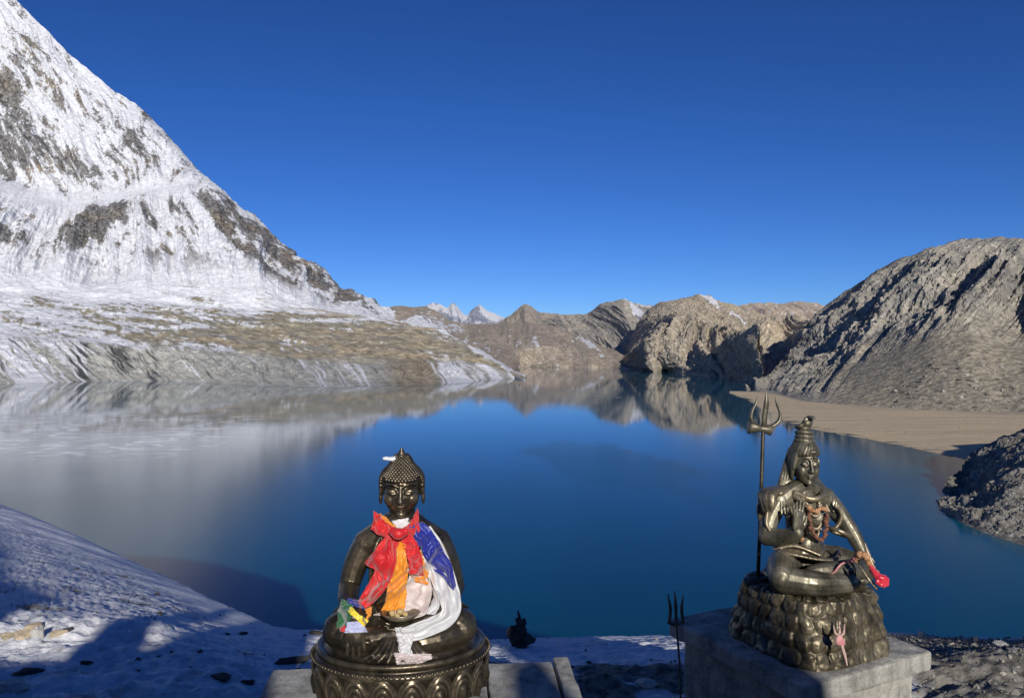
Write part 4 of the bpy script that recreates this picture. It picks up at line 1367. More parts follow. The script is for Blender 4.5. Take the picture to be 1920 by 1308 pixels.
cloth_b('prayer_flag', [(640, 1172), (636, 1182)], [(648, 1172), (646, 1184)], C_red, .020, 'tiny red flag at the wrist under the green one', 'flag', 1, .003, 41, pull=2.98)

mb = MB()
mb.ell((0, 0, 0), (.026, .018, .010)); mb.ell((-.024, .0, .002), (.018, .014, .009)); mb.ell((.02, .004, .004), (.016, .014, .011))
sn = link('snow_clump', mb.fuse('snow_clump', .003, 3), m_cloth('fresh_snow', (.78, .79, .82), (.82, .83, .85), .8, 0))
sn.location = W(735, 860, 3.17)
tag(sn, 'small white snow clump stuck to the topknot of the scarfed statue', 'snow')
# ---------------- second statue: seated ascetic on a bumpy rock-like pedestal on a concrete plinth
PA = R(26.5)
ca_, sa_ = math.cos(PA), math.sin(PA)
Cx, Cy, PZ = 1.123, 2.87, EYE - 1.30
PW, PD = .76, .82
pc = Vector((Cx + PW / 2 * ca_ - PD / 2 * sa_, Cy + PW / 2 * sa_ + PD / 2 * ca_, 0))


def rough_box(name, d, m, parent=None, seg=14, amp=.004, seed=0.0, bev=.012):
    bm = bmesh.new()
    bmesh.ops.create_cube(bm, size=1.0)
    bmesh.ops.scale(bm, vec=Vector(d), verts=bm.verts)
    bmesh.ops.bevel(bm, geom=bm.edges[:], offset=bev, segments=2, affect='EDGES', profile=.6)
    bmesh.ops.triangulate(bm, faces=bm.faces[:])
    for _ in range(6):
        long = [e for e in bm.edges if e.calc_length() > max(d) / seg]
        if not long:
            break
        bmesh.ops.subdivide_edges(bm, edges=long, cuts=1)
        bmesh.ops.triangulate(bm, faces=[f for f in bm.faces if len(f.verts) > 3])
    co = np.array([v.co for v in bm.verts])
    n = fbm(co[:, 0] / .09 + seed, co[:, 1] / .09, co[:, 2] / .09, 4, .6)
    bm.normal_update()
    for v, q in zip(bm.verts, n):
        v.co += v.normal * float(q) * amp
    me = bpy.data.meshes.new(name)
    bm.to_mesh(me)
    bm.free()
    return link(name, me, m, parent)


plinth = empty('concrete_plinth', (pc.x, pc.y, 0), PA)
tag(plinth, 'weathered concrete plinth with overhanging top slab carrying the seated statue with the trident', 'plinth')
o = rough_box('top_slab', (PW, PD, .08), M_conc, plinth, 26, .005, 1.0)
o.location = (0, 0, PZ - .04)
o = rough_box('plinth_body', (PW - .10, PD - .10, PZ - .08 + .25), M_conc, plinth, 18, .006, 5.0)
o.location = (0, 0, (PZ - .0815 - .25) / 2)

ascetic = empty('ascetic_statue', (1.315, 3.33, PZ), PA)
tag(ascetic, 'olive bronze statue of a cross-legged ascetic with tall topknot seated on a studded pedestal', 'statue')
SZ = .272          # seat height over the slab

# pedestal: a skin-draped rock with rows of rounded bosses
nth, nh = 420, 120
th = np.linspace(0, 2 * math.pi, nth, endpoint=False)
hh = np.linspace(0, 1, nh)
TH, HH = np.meshgrid(th, hh)
pw = 4.2
base_r = (np.abs(np.cos(TH)) ** pw + np.abs(np.sin(TH)) ** pw) ** (-1 / pw)
prof_h = np.clip(HH / .72, 0, 1)
rad = .268 - .048 * prof_h ** 1.5
top = ss(.70, 1.0, HH)
inn = np.clip((HH - .72) / .28, 0, 1)
zz = SZ * (prof_h * .93 + .07 * np.sin(inn * math.pi / 2)) - .0
rr_ = rad * (1 - .12 * np.sin(inn * math.pi / 2) - .86 * np.clip((inn - .25) / .75, 0, 1) * 1.0)
rr_ = np.maximum(rr_, .002)
arc = np.cumsum(np.hypot(np.diff(base_r[0] * np.cos(th), prepend=base_r[0][0]), np.diff(base_r[0] * np.sin(th), prepend=0.0)))
arc = arc / arc[-1]
ncol, nrow = 25, 4.2
cu = arc[None, :] * ncol
rv = HH / .80 * nrow
ri = np.floor(rv)
cu = cu + .35 * (ri % 2) + .55 * pn(cu * .6, rv * .6, 3.0)
fu = (cu % 1) - .5
fv = (rv % 1) - .5
jit = pn(np.floor(cu) * 3.7, ri * 5.1, 2.2)
dd = (np.abs(fu / .5) ** 2.6 + np.abs(fv / .5) ** 2.6) ** (1 / 2.6)
boss = np.clip(1 - dd ** 2.2, 0, 1) ** .7 * (1 + .5 * jit)
boss = boss * ss(.90, .74, HH) * ss(-.02, .05, HH)
gap = ss(.06, .02, np.abs(((arc[None, :] - .79) + .5) % 1 - .5 + .01 * np.sin(HH * 9)))   # a plain strip down the front
boss = boss * (1 - gap * .9)
rr2 = rr_ + .0115 * boss + .010 * fbm(np.cos(TH) * 5, np.sin(TH) * 5, HH * 4, 4) + .010 * ss(.1, .0, HH)
fold = .012 * ss(.62, .8, HH) * fbm(np.cos(TH) * 7, np.sin(TH) * 7, HH * 2, 3)
zz = zz + fold + .006 * pn(np.cos(TH) * 9, np.sin(TH) * 9, 1) * top
Px = rr2 * base_r * np.cos(TH)
Py_ = rr2 * base_r * np.sin(TH)
V_ = np.stack([Px, Py_, zz], -1).reshape(-1, 3)
i_ = np.arange(nth * nh).reshape(nh, nth)
j_ = np.roll(i_, -1, axis=1)
f_ = np.stack([i_[:-1], j_[:-1], j_[1:], i_[1:]], -1).reshape(-1, 4)
me = mesh_np('pedestal', V_, f_, True)
link('pedestal', me, m_bronze('dull_bronze', (0.06, 0.05, 0.03), (0.15, 0.125, 0.08), (0.30, 0.265, 0.18), 0.42, .55), ascetic)

# body
mb = MB()
mb.tube([(0, .03, SZ + .02), (0, .03, SZ + .10), (0, .025, SZ + .16), (0, .015, SZ + .26), (0, .015, SZ + .33), (0, .02, SZ + .385)], [.118, .096, .088, .108, .116, .098], 24, flat=.66, up=(0, 1, 0), smooth=3)
mb.ell((-.058, -.058, SZ + .305), (.062, .04, .045)); mb.ell((.058, -.058, SZ + .305), (.062, .04, .045))
mb.ell((0, -.052, SZ + .17), (.07, .035, .06))
mb.tube([(-.145, .02, SZ + .385), (-.07, .02, SZ + .425), (0, .02, SZ + .44), (.07, .02, SZ + .425), (.145, .02, SZ + .385)], [.054, .052, .05, .052, .054], 14, smooth=3)
mb.ell((-.155, .02, SZ + .38), (.058, .056, .058)); mb.ell((.155, .02, SZ + .38), (.058, .056, .058))
# left arm laid straight to the knee
mb.tube([(.168, .02, SZ + .375), (.212, -.02, SZ + .315), (.244, -.05, SZ + .265)], [.052, .050, .042], 14, smooth=3)
mb.tube([(.244, -.05, SZ + .265), (.272, -.09, SZ + .20), (.285, -.135, SZ + .135)], [.043, .041, .029], 14, smooth=3)
hand(mb, (.285, -.13, SZ + .14), (.12, -.55, -.8), (0, -.6, .5), .125, .3, .1, -1)
# right arm: bent, open hand raised
mb.tube([(-.162, .02, SZ + .375), (-.225, .01, SZ + .30), (-.258, -.005, SZ + .225)], [.052, .050, .043], 14, smooth=3)
mb.tube([(-.258, -.005, SZ + .225), (-.215, -.09, SZ + .235), (-.175, -.175, SZ + .27)], [.043, .041, .029], 14, smooth=3)
hand(mb, (-.175, -.175, SZ + .265), (.0, .0, 1), (.25, -1, 0), .165, .06, .22, 1)
# crossed legs
mb.tube([(-.09, .04, SZ + .075), (-.185, -.05, SZ + .08), (-.262, -.15, SZ + .068)], [.086, .086, .070], 16, smooth=3)
mb.tube([(.09, .04, SZ + .075), (.185, -.05, SZ + .08), (.262, -.15, SZ + .066)], [.086, .084, .068], 16, smooth=3)
mb.tube([(-.262, -.15, SZ + .06), (-.12, -.235, SZ + .05), (.06, -.255, SZ + .045), (.14, -.235, SZ + .04)], [.062, .056, .044, .034], 14, smooth=3)
mb.tube([(.262, -.15, SZ + .062), (.13, -.205, SZ + .085), (-.04, -.215, SZ + .095), (-.11, -.20, SZ + .09)], [.062, .054, .042, .034], 14, smooth=3)
hand(mb, (.12, -.24, SZ + .042), (1, .1, -.05), (0, .2, 1), .13, .02, .03, 1)
hand(mb, (-.09, -.205, SZ + .092), (-1, .1, .0), (0, -.3, 1), .12, .02, .03, -1)
mb.ell((0, .02, SZ + .03), (.24, .19, .045))
HSx = .84
rot2 = Matrix.Rotation(R(3), 3, 'X') @ Matrix.Rotation(R(-12), 3, 'Z')


def TS(p):
    v = rot2 @ Vector(p)
    return (v.x, v.y, v.z + SZ + .566)


head(mb, TS, HSx)
mb.ell((0, -.088, SZ + .60), (.004, .006, .010))
sbody = mb.fuse('body', .0034, 2)
link('body', sbody, M_bronze2, ascetic)

# matted hair wound into a tall topknot, locks behind the shoulders
mb = MB()
hz = SZ + .566
for k in range(26):
    a0 = math.pi * 2 * k / 26
    fr = math.cos(a0)
    z0 = hz + (.048 if fr > .35 else -.02 if fr > -.1 else -.07)
    pts = []
    for q in range(6):
        t = q / 5
        zq = z0 * (1 - t) + (hz + .152) * t
        rq = np.interp((zq - hz), [-.07, .0, .04, .08, .11, .152], [.074, .078, .074, .064, .048, .034])
        aa = a0 + .5 * t
        pts.append((rq * math.sin(aa), -rq * 1.12 * math.cos(aa) + .006, zq))
    mb.tube(pts, [.012, .013, .013, .012, .011, .009], 7, smooth=2)
mb.ell((0, .008, hz + .06), (.068, .078, .075))
mb.tube([(0, .006, hz + .10), (0, .006, hz + .15), (0, .006, hz + .20)], [.048, .036, .036], 16)
for q in range(3):
    z = hz + .125 + .026 * q
    r = (.050, .043, .042)[q]
    mb.tube([(r * math.cos(a), r * math.sin(a) + .006, z + .004 * math.sin(2 * a)) for a in np.linspace(0, 2 * math.pi, 18)], .012, 8)
mb.ell((0, .004, hz + .205), (.036, .036, .02))
for sx in (-1, 1):
    for k in range(4):
        mb.tube([(sx * (.035 + .004 * k), .03 + .012 * k, hz + .06), (sx * (.066 + .008 * k), .04 + .01 * k, hz - .05), (sx * (.085 + .022 * k), .03, hz - .14), (sx * (.10 + .024 * k), .015 - .012 * k, hz - .185), (sx * (.105 + .028 * k), -.03 - .006 * k, hz - .235)], [.015, .017, .017, .015, .008], 8, smooth=3)
mb.tube([(-.06, -.04, hz + .055), (0, -.085, hz + .062), (.06, -.04, hz + .055)], .009, 8, smooth=4)
link('hair', mb.fuse('hair', .0032, 1), M_bronze2, ascetic)

# cobra on the topknot, hood spread towards the front
mb = MB()
mb.tube([(.03, .02, hz + .195), (-.03, .03, hz + .205), (-.035, -.01, hz + .22), (0, -.015, hz + .235), (.0, -.03, hz + .262)], [.012, .014, .014, .014, .012], 10, smooth=4)
mb.ell((0, -.020, hz + .235), (.032, .026, .030)); mb.ell((0, -.030, hz + .255), (.032, .014, .026))
mb.ell((.002, -.055, hz + .274), (.018, .034, .010), (8, 0, 0))
link('crown_snake', mb.fuse('crown_snake', .003, 1), M_bronze2, ascetic)

# snake round the neck and worn drape over the raised arm's shoulder
mb = MB()
for k in range(8):
    a = -1.25 + .36 * k
    x0, y0 = -.205 + .075 * math.cos(a + 2.6), -.01 + .065 * math.sin(a + 2.6) - .01
    mb.tube([(-.15, .0, SZ + .44), (x0, y0, SZ + .435), (x0 - .02, y0 - .022, SZ + .40), (x0 - .022, y0 - .03, SZ + .365)], [.03, .026, .022, .010], 8, flat=.6, smooth=3)
mb.ell((-.20, .0, SZ + .435), (.085, .07, .022), (0, -12, 0))
mb.tube([(-.23, .05, SZ + .42), (-.275, .03, SZ + .36), (-.265, .035, SZ + .30), (-.24, .04, SZ + .25)], [.02, .02, .017, .008], 8, smooth=3)
mb.tube([(-.255, -.01, SZ + .335), (-.275, -.03, SZ + .29), (-.262, -.045, SZ + .262)], [.013, .012, .008], 8, smooth=3)
mb.tube([(-.09, -.03, SZ + .43), (-.03, -.085, SZ + .405), (.04, -.085, SZ + .41), (.095, -.02, SZ + .43), (.06, .06, SZ + .44), (-.06, .07, SZ + .44), (-.10, -.02, SZ + .42), (-.06, -.10, SZ + .385)], [.014, .015, .015, .015, .015, .015, .015, .009], 9, smooth=4)
link('shoulder_drape', mb.fuse('shoulder_drape', .0036, 1), M_bronze3, ascetic)

# skin wrapped round the hips, with a rolled pale edge across the lap
mb = MB()
mb.tube([(-.15, .05, SZ + .15), (-.19, -.05, SZ + .160), (-.15, -.12, SZ + .158), (-.05, -.16, SZ + .142), (.06, -.17, SZ + .135), (.14, -.12, SZ + .15), (.17, -.06, SZ + .15)], [.016, .018, .018, .018, .016, .014, .010], 8, flat=.5, up=(0, 0, 1), smooth=4)
mb.tube([(-.125, .02, SZ + .155), (-.07, -.07, SZ + .150), (.03, -.085, SZ + .14), (.12, .0, SZ + .155)], [.020, .022, .022, .018], 9, smooth=3)
mb.tube([(-.20, .0, SZ + .165), (-.11, -.06, SZ + .185), (.0, -.12, SZ + .15)], [.016, .02, .02], 8, flat=.5, smooth=3)
link('hip_wrap', mb.fuse('hip_wrap', .0036, 1), M_bronze3, ascetic)

# bead necklaces
mb = MB()
for (dx, zl, n_) in ((.070, .265, 30), (.060, .215, 36), (.048, .325, 24)):
    for k in range(n_):
        t = k / (n_ - 1)
        a = math.pi * t
        x = -dx * math.cos(a)
        z = .405 - (.405 - zl) * math.sin(a) ** .8
        y = -.098 + .055 * (abs(x) / .08) ** 2 + (.03 * max(0, (z - .33) / .08))
        y += .012 if z < .25 else 0
        mb.ell((x, y, SZ + z), (.0085, .0085, .0085), None, 7, 5)
link('bead_necklace', mb.mesh('bead_necklace'), M_bronze3, ascetic)
inv2 = ascetic.matrix_basis.inverted()


def SL(px, py, d):
    return inv2 @ W(px, py, d)


# armlet with a small rearing snake
mb = MB()
a0 = Vector((.200, -.045, SZ + .29))
a0 = SL(1573, 990, 3.30)
a0 = Vector((a0.x, a0.y, SZ + (a0.z - SZ) * .925))
mb.tube([a0 + Vector((.042 * math.cos(a) * .9, .042 * math.sin(a), -.02 * math.cos(a))) for a in np.linspace(0, 2 * math.pi, 16)], .010, 8)
mb.tube([SL(1566, 990, 3.30), SL(1574, 980, 3.30), SL(1578, 966, 3.30), SL(1573, 954, 3.30), SL(1567, 948, 3.30), SL(1568, 941, 3.30)], [.010, .009, .0085, .0085, .009, .005], 9, smooth=4)
link('armlet_snake', mb.fuse('armlet_snake', .0028, 1), M_bronze3, ascetic)

OX = -.012
KX, KZ = .775, .925
BR = R(-11)
for ch in ascetic.children:
    if ch.name.startswith(('hair', 'crown_snake')):
        for v in ch.data.vertices:
            if v.co.z > hz + .05:
                v.co.z = hz + .05 + (v.co.z - hz - .05) * .76
    if not ch.name.startswith(('pedestal', 'armlet')):
        ch.scale = (KX, KX, KZ)
        ch.rotation_euler = (0, 0, BR)
        ch.location = (OX, 0, SZ * (1 - KZ))

# ---------------- long trident standing beside the ascetic
trident = empty('long_trident', W(1421, 1092, 3.42))
tag(trident, 'tall bronze trident with a small drum, standing beside the ascetic statue', 'trident')
ti = trident.matrix_basis.inverted()


def TL(px, py, d=3.42):
    return ti @ W(px, py, d)


mb = MB()
mb.tube([TL(1419, 1130), TL(1426, 960), TL(1431, 795)], .0085, 10)
mb.build('pole', M_iron, trident)
mb = MB()
mb.tube([TL(1431, 810), TL(1434, 778), TL(1437, 755), TL(1437, 733)], [.010, .013, .012, .002], 10, flat=.6, smooth=3)
mb.build('prong', M_bronze2, trident)
mb = MB()
mb.tube([TL(1432, 802), TL(1418, 798), TL(1408, 786), TL(1410, 770), TL(1417, 756), TL(1420, 742)], [.013, .016, .015, .012, .009, .002], 10, flat=.6, smooth=3)
mb.build('prong', M_bronze2, trident)
mb = MB()
mb.tube([TL(1432, 802), TL(1446, 799), TL(1459, 790), TL(1463, 775), TL(1457, 758), TL(1453, 744)], [.013, .015, .014, .011, .009, .002], 10, flat=.6, smooth=3)
mb.build('prong', M_bronze2, trident)
mb = MB()
c0 = TL(1428, 803)
ax = (TL(1448, 806) - TL(1408, 800)).normalized()
mb.tube([c0 - ax * .062, c0 - ax * .058, c0 - ax * .012, c0 + ax * .004, c0 + ax * .042, c0 + ax * .046], [.026, .034, .016, .015, .027, .022], 16, up=(0, 1, 0), caps=False)
mb.build('drum', M_bronze2, trident)
# snake rising at the statue's back, joining the trident at shoulder height
# ---------------- rusty trident leaning on the plinth's far corner
M_rust = m_bronze('rusty_iron', (0.07, 0.055, 0.04), (0.18, 0.15, 0.11), (0.34, 0.30, 0.24), 0.5, .5)
rt = empty('rusty_trident', W(1276, 1330, 3.30))
tag(rt, 'thin rusty iron trident stuck in the ground at the plinth corner', 'trident')
ri_ = rt.matrix_basis.inverted()


def RL(px, py, d=3.30):
    return ri_ @ W(px, py, d)


mb = MB(); mb.tube([RL(1277, 1345), RL(1274, 1240), RL(1268, 1166)], .005, 8); mb.build('pole', M_rust, rt)
mb = MB(); mb.tube([RL(1254, 1166), RL(1266, 1170), RL(1281, 1165)], [.008, .009, .008], 8, smooth=2); mb.build('crossbar', M_rust, rt)
for a in ([(1268, 1168), (1267, 1135), (1265, 1108)], [(1255, 1166), (1257, 1140), (1252, 1113)], [(1281, 1166), (1278, 1140), (1281, 1116)]):
    mb = MB(); mb.tube([RL(*q) for q in a], [.0065, .0075, .0025], 8, smooth=3); mb.build('prong', M_rust, rt)

# ---------------- offerings on the ascetic
M_mari = m_rock('marigold', (.42, .17, .06), (.62, .38, .22), 60, .8)
M_redp = m_cloth('red_plastic', (.55, .008, .03), (.75, .05, .08), .3)
M_pinkc = m_cloth('pink_cord', (.55, .16, .18), (.70, .40, .38), .6)
M_garl = m_rock('withered_garland', (.13, .055, .035), (.28, .13, .085), 50, .9)


def beads(name, pts, r, m, label, cat, step=1.3, seed=1):
    rs = np.random.RandomState(seed)
    P = resample([tuple(p) for p in pts], 60)
    L = np.sum(np.linalg.norm(np.diff(P, axis=0), axis=1))
    n = max(3, int(L / (r * step)))
    P = resample(P, n)
    mb = MB()
    for p in P:
        q = r * (.75 + .5 * rs.rand(3))
        mb.ell(p + rs.normal(size=3) * r * .25, q, tuple(rs.rand(3) * 180), 8, 6)
    return tag(mb.build(name, m), label, cat)


def asc(p):
    x_, y_ = p[0] * KX, p[1] * KX
    return ascetic.matrix_basis @ Vector((x_ * math.cos(BR) - y_ * math.sin(BR) + OX, x_ * math.sin(BR) + y_ * math.cos(BR), SZ + (p[2] - SZ) * KZ))


beads('flower_garland', [asc((-.05, -.105, SZ + .37)), asc((-.055, -.118, SZ + .30)), asc((-.035, -.125, SZ + .25)), asc((.01, -.125, SZ + .215)), asc((.045, -.12, SZ + .26)), asc((.06, -.11, SZ + .33))], .010, M_garl, 'withered reddish garland hanging on the ascetic\'s chest', 'garland', 1.3, 3)
beads('flower_garland', [asc((-.06, -.115, SZ + .365)), asc((-.01, -.125, SZ + .352)), asc((.05, -.115, SZ + .362))], .011, M_mari, 'short orange garland across the ascetic\'s upper chest', 'garland', 1.2, 4)
beads('flower_garland', [asc((-.150, -.175, SZ + .235)), asc((-.165, -.185, SZ + .262)), asc((-.185, -.17, SZ + .285)), asc((-.195, -.14, SZ + .27))], .010, M_mari, 'orange garland wound round the wrist of the raised hand', 'garland', 1.2, 5)
beads('flower_garland', [W(1606, 1046, 3.07), W(1616, 1038, 3.04), W(1624, 1046, 3.03), W(1632, 1060, 3.03), W(1640, 1074, 3.03)], .014, M_mari, 'orange and white garland over the hand resting on the knee', 'garland', 1.0, 6)
beads('flower_garland', [W(1596, 1052, 3.1), W(1602, 1046, 3.07), W(1606, 1040, 3.07)], .010, M_pinkc, 'small pink flowers tied at the wrist of the lowered arm', 'garland', 1.2, 7)
mb = MB()
p0, p1, p2 = W(1633, 1062, 3.02), W(1642, 1076, 3.0), W(1653, 1088, 2.99)
mb.tube([p0, p1, p2], [.008, .015, .019], 12, smooth=3)
for k in range(9):
    a = k * 2.4
    mb.ell(p2 + Vector((.016 * math.cos(a), -.004, .016 * math.sin(a))), (.013, .010, .015), (k * 40, k * 25, 0), 8, 6)
tag(link('plastic_flower', mb.fuse('plastic_flower', .003, 1), M_redp), 'bright red plastic flower at the tip of the knee garland', 'flower')
mb = MB()
mb.tube([W(1622, 1018, 3.06), W(1626, 1032, 3.06), W(1634, 1052, 3.05), W(1641, 1068, 3.04)], [.003, .009, .008, .004], 8, flat=.5, smooth=3)
mb.tube([W(1612, 1060, 3.04), W(1628, 1082, 3.02), W(1640, 1098, 3.01), W(1645, 1106, 3.0)], [.006, .015, .013, .003], 8, flat=.5, smooth=3)
tag(link('metal_horn', mb.fuse('metal_horn', .003, 1), M_bronze3), 'dull metal horn sticking up and down past the knee beside the garland', 'horn')
mb = MB()
mb.tube([W(1553, 1079, 3.14), W(1566, 1070, 3.12), W(1574, 1060, 3.12), W(1584, 1054, 3.13), W(1596, 1053, 3.12)], [.005, .009, .009, .007, .004], 8, flat=.5, smooth=3)
tag(link('cloth_strip', mb.mesh('cloth_strip'), M_pinkc), 'pink cloth strip lying along the thigh of the ascetic', 'cloth')

M_pale = m_rock('pale_pink_metal', (.52, .33, .27), (.66, .48, .40), 40, .6)
stt = empty('votive_trident', W(1574, 1178, 2.97))
tag(stt, 'small pinkish votive trident hung on the front of the studded pedestal', 'trident')
si_ = stt.matrix_basis.inverted()


def VL(px, py, d=2.97):
    return si_ @ W(px, py, d)


mb = MB(); mb.tube([VL(1574, 1166, 3.0), VL(1575, 1196, 2.965), VL(1584, 1228, 2.93), VL(1588, 1246, 2.92)], [.004, .007, .006, .003], 8, smooth=2); mb.build('shaft', M_pale, stt)
for q in ([(1574, 1192), (1566, 1186), (1563, 1172)], [(1574, 1192), (1582, 1186), (1583, 1170)]):
    mb = MB(); mb.tube([VL(*x_, 2.965) for x_ in q], [.006, .0055, .002], 8, smooth=2); mb.build('prong', M_pale, stt)
mb = MB(); mb.ell(VL(1574, 1200, 2.95), (.017, .008, .020)); mb.ell(VL(1580, 1204, 2.95), (.010, .007, .014)); mb.build('ribbon_bow', M_pinkc, stt)

# ---------------- low concrete bench the lotus seat stands on
BA = R(4.5)
bench = empty('concrete_bench', (-1.16, 3.63, 0), BA)
tag(bench, 'low pale concrete bench of joined slabs under the scarfed statue', 'bench')
xs_ = [0, .53, 1.03, 1.385]
ex = [(0, .525), (.533, 1.028), (1.036, 1.36)]
for k, (x0, x1) in enumerate(ex):
    o = rough_box('slab', (x1 - x0, 1.0, .11), M_conc, bench, 16, .004, 3.0 + k)
    o.location = ((x0 + x1) / 2, -.5, .29 - .002 * k)
o = rough_box('edge_strip', (.075, 1.02, .13), M_conc, bench, 16, .004, 9.0)
o.location = (1.408, -.5, .292)
o = rough_box('footing', (1.36, .86, .38), M_conc, bench, 14, .005, 12.0)
o.location = (.70, -.5, .04)
# ------------------------------------------------------------------ rocks, gravel, ice
Pg0 = Pg[:341]
pyg = HY - (Pg0[..., 2] - EYE) * F / Pg0[..., 1]


def gp(px, py):
    c = int(round((px + 880) / 3660 * 999))
    r = np.argmax(pyg[3:, c] <= py) + 3
    return Vector(Pg0[r, c])


def rock_mesh(name, seed, squash=(1, .8, .7), n=3, amp=.35):
    bm = bmesh.new()
    bmesh.ops.create_icosphere(bm, subdivisions=n, radius=1.0)
    rs = np.random.RandomState(seed)
    co = np.array([v.co for v in bm.verts])
    pl = rs.normal(size=(16, 3)); pl /= np.linalg.norm(pl, axis=1)[:, None]
    off = .42 + .45 * rs.rand(16)
    for d_, o_ in zip(pl, off):
        h = co @ d_ - o_
        co = co - np.clip(h, 0, None)[:, None] * d_
    co = co * (1 + amp * .6 * fbm(co[:, 0] * 1.6 + seed, co[:, 1] * 1.6, co[:, 2] * 1.6, 4)[:, None])
    co = co * np.array(squash)
    for v, c in zip(bm.verts, co):
        v.co = c
    me = bpy.data.meshes.new(name)
    bm.to_mesh(me); bm.free()
    me.polygons.foreach_set('use_smooth', np.full(len(me.polygons), False, bool))
    return me


M_tan = m_rock('tan_stone', (.42, .33, .22), (.62, .52, .37), 9)
M_grey = m_rock('grey_stone', (.20, .19, .17), (.40, .38, .34), 9)
M_dark = m_rock('dark_stone', (.025, .023, .021), (.09, .083, .075), 12)
M_pal = m_rock('pale_stone', (.45, .44, .40), (.65, .63, .58), 9)

ROCKS = [  # px, py (base), width px, squash, material, name, label
    (40, 1197, 52, (1, .8, .62), M_tan, 'boulder', 'largest low tan boulder of the sunlit heap at the left edge'),
    (62, 1184, 40, (1, .8, .75), M_tan, 'boulder', 'reddish tan boulder on top of the sunlit heap at the left'),
    (70, 1194, 28, (.8, .8, 1.0), M_pal, 'boulder', 'upright greyish pale boulder in the middle of the sunlit heap'),
    (102, 1195, 40, (1, .7, .6), M_tan, 'boulder', 'yellowish wedge shaped boulder at the lake end of the sunlit heap'),
    (12, 1198, 38, (1, .8, .5), M_tan, 'boulder', 'flat tan boulder cut by the left edge of the photo'),
    (122, 1186, 34, (1, .6, .35), M_dark, 'boulder', 'black slab of rock just behind the sunlit tan heap'),
    (12, 1298, 62, (1, .9, .55), M_pal, 'boulder', 'pale concrete-like block in the bottom left corner'),
    (40, 1296, 24, (1, .8, .6), M_pal, 'boulder', 'small pale stone against the block in the bottom left corner'),
    (50, 1268, 60, (1, .5, .22), M_dark, 'boulder', 'dark flat rock in the snow above the corner block'),
    (160, 1248, 30, (1, .6, .35), M_dark, 'boulder', 'small dark rock capped with snow at the left, alone on the blue snow'),
    (544, 1246, 64, (1, .6, .36), M_dark, 'boulder', 'black rock in the snow just above the bench\'s end'),
    (408, 1278, 58, (1, .5, .28), M_dark, 'boulder', 'long black rock in the snow, second from the bench'),
    (464, 1284, 40, (1, .6, .32), M_dark, 'boulder', 'smaller black rock between the long one and the bench'),
    (588, 1190, 46, (1, .5, .20), M_dark, 'boulder', 'thin dark rock on the snow crest next to the scarfed statue'),
    (455, 1190, 26, (1, .5, .25), M_dark, 'boulder', 'small dark rock on the crest where the snow slope meets it'),
    (425, 1191, 20, (1, .5, .22), M_dark, 'boulder', 'tiny dark rock on the crest, further left than its neighbour'),
    (298, 1152, 16, (1, .6, .5), M_dark, 'boulder', 'lower of the tiny dark rocks on the shaded snow slope'),
    (294, 1116, 14, (1, .6, .5), M_dark, 'boulder', 'upper of the tiny dark rocks on the shaded snow slope'),
    (143, 1068, 16, (1, .6, .4), M_dark, 'boulder', 'dark rock high on the shaded snow slope, near its lit part'),
    (1728, 1193, 20, (.9, .8, .9), M_pal, 'boulder', 'whitish stone standing on the crest right of the plinth'),
    (1830, 1203, 16, (.9, .8, 1.1), M_tan, 'boulder', 'narrow tan stone on the crest near the right edge'),
    (1880, 1210, 26, (1, .8, .6), M_pal, 'boulder', 'snowy white stone on the crest closest to the right edge'),
    (1905, 1222, 30, (1, .8, .4), M_grey, 'boulder', 'low grey stone below the snowy one at the right edge'),
    (1215, 1290, 60, (1, .7, .4), M_pal, 'boulder', 'low pale lump of stone beside the rusty trident\'s foot'),
]
for k, (px, py, wpx, sq, m, nm, lab) in enumerate(ROCKS):
    p = gp(px, py)
    s = wpx * p.y / F / 2
    o = link(nm, rock_mesh(nm, 100 + k, sq), m)
    o.scale = (s / sq[0] * 1.05,) * 3
    o.location = p + Vector((0, s * .4, s * sq[2] * .18))
    o.rotation_euler = (0, 0, random.uniform(-.5, .5))
    tag(o, lab, 'rock')

# dark pointed stack of stones poking over the snow crest
p = W(975, 1196, 6.55)
cairn = empty('stone_cairn', p)
tag(cairn, 'black pointed cairn of stones rising behind the snow crest', 'cairn')
for k, (dx, dz, s, sq) in enumerate(((-.045, .02, .105, (1, .8, .8)), (.055, .01, .10, (1, .8, .7)), (.015, .075, .09, (.85, .7, 1.0)), (-.005, .15, .062, (.7, .6, 1.2)), (.03, .13, .05, (.8, .7, 1.1)), (-.012, .215, .032, (.6, .6, 1.5)), (-.07, .07, .045, (.8, .7, 1)), (.0, -.08, .13, (1, .8, .8)))):
    o = link('stone', rock_mesh('stone', 300 + k, sq, 2), M_dark, cairn)
    o.location = (dx, random.uniform(-.02, .02), dz)
    o.scale = (s,) * 3
    o.rotation_euler = (random.uniform(-.3, .3), random.uniform(-.3, .3), random.uniform(0, 3))


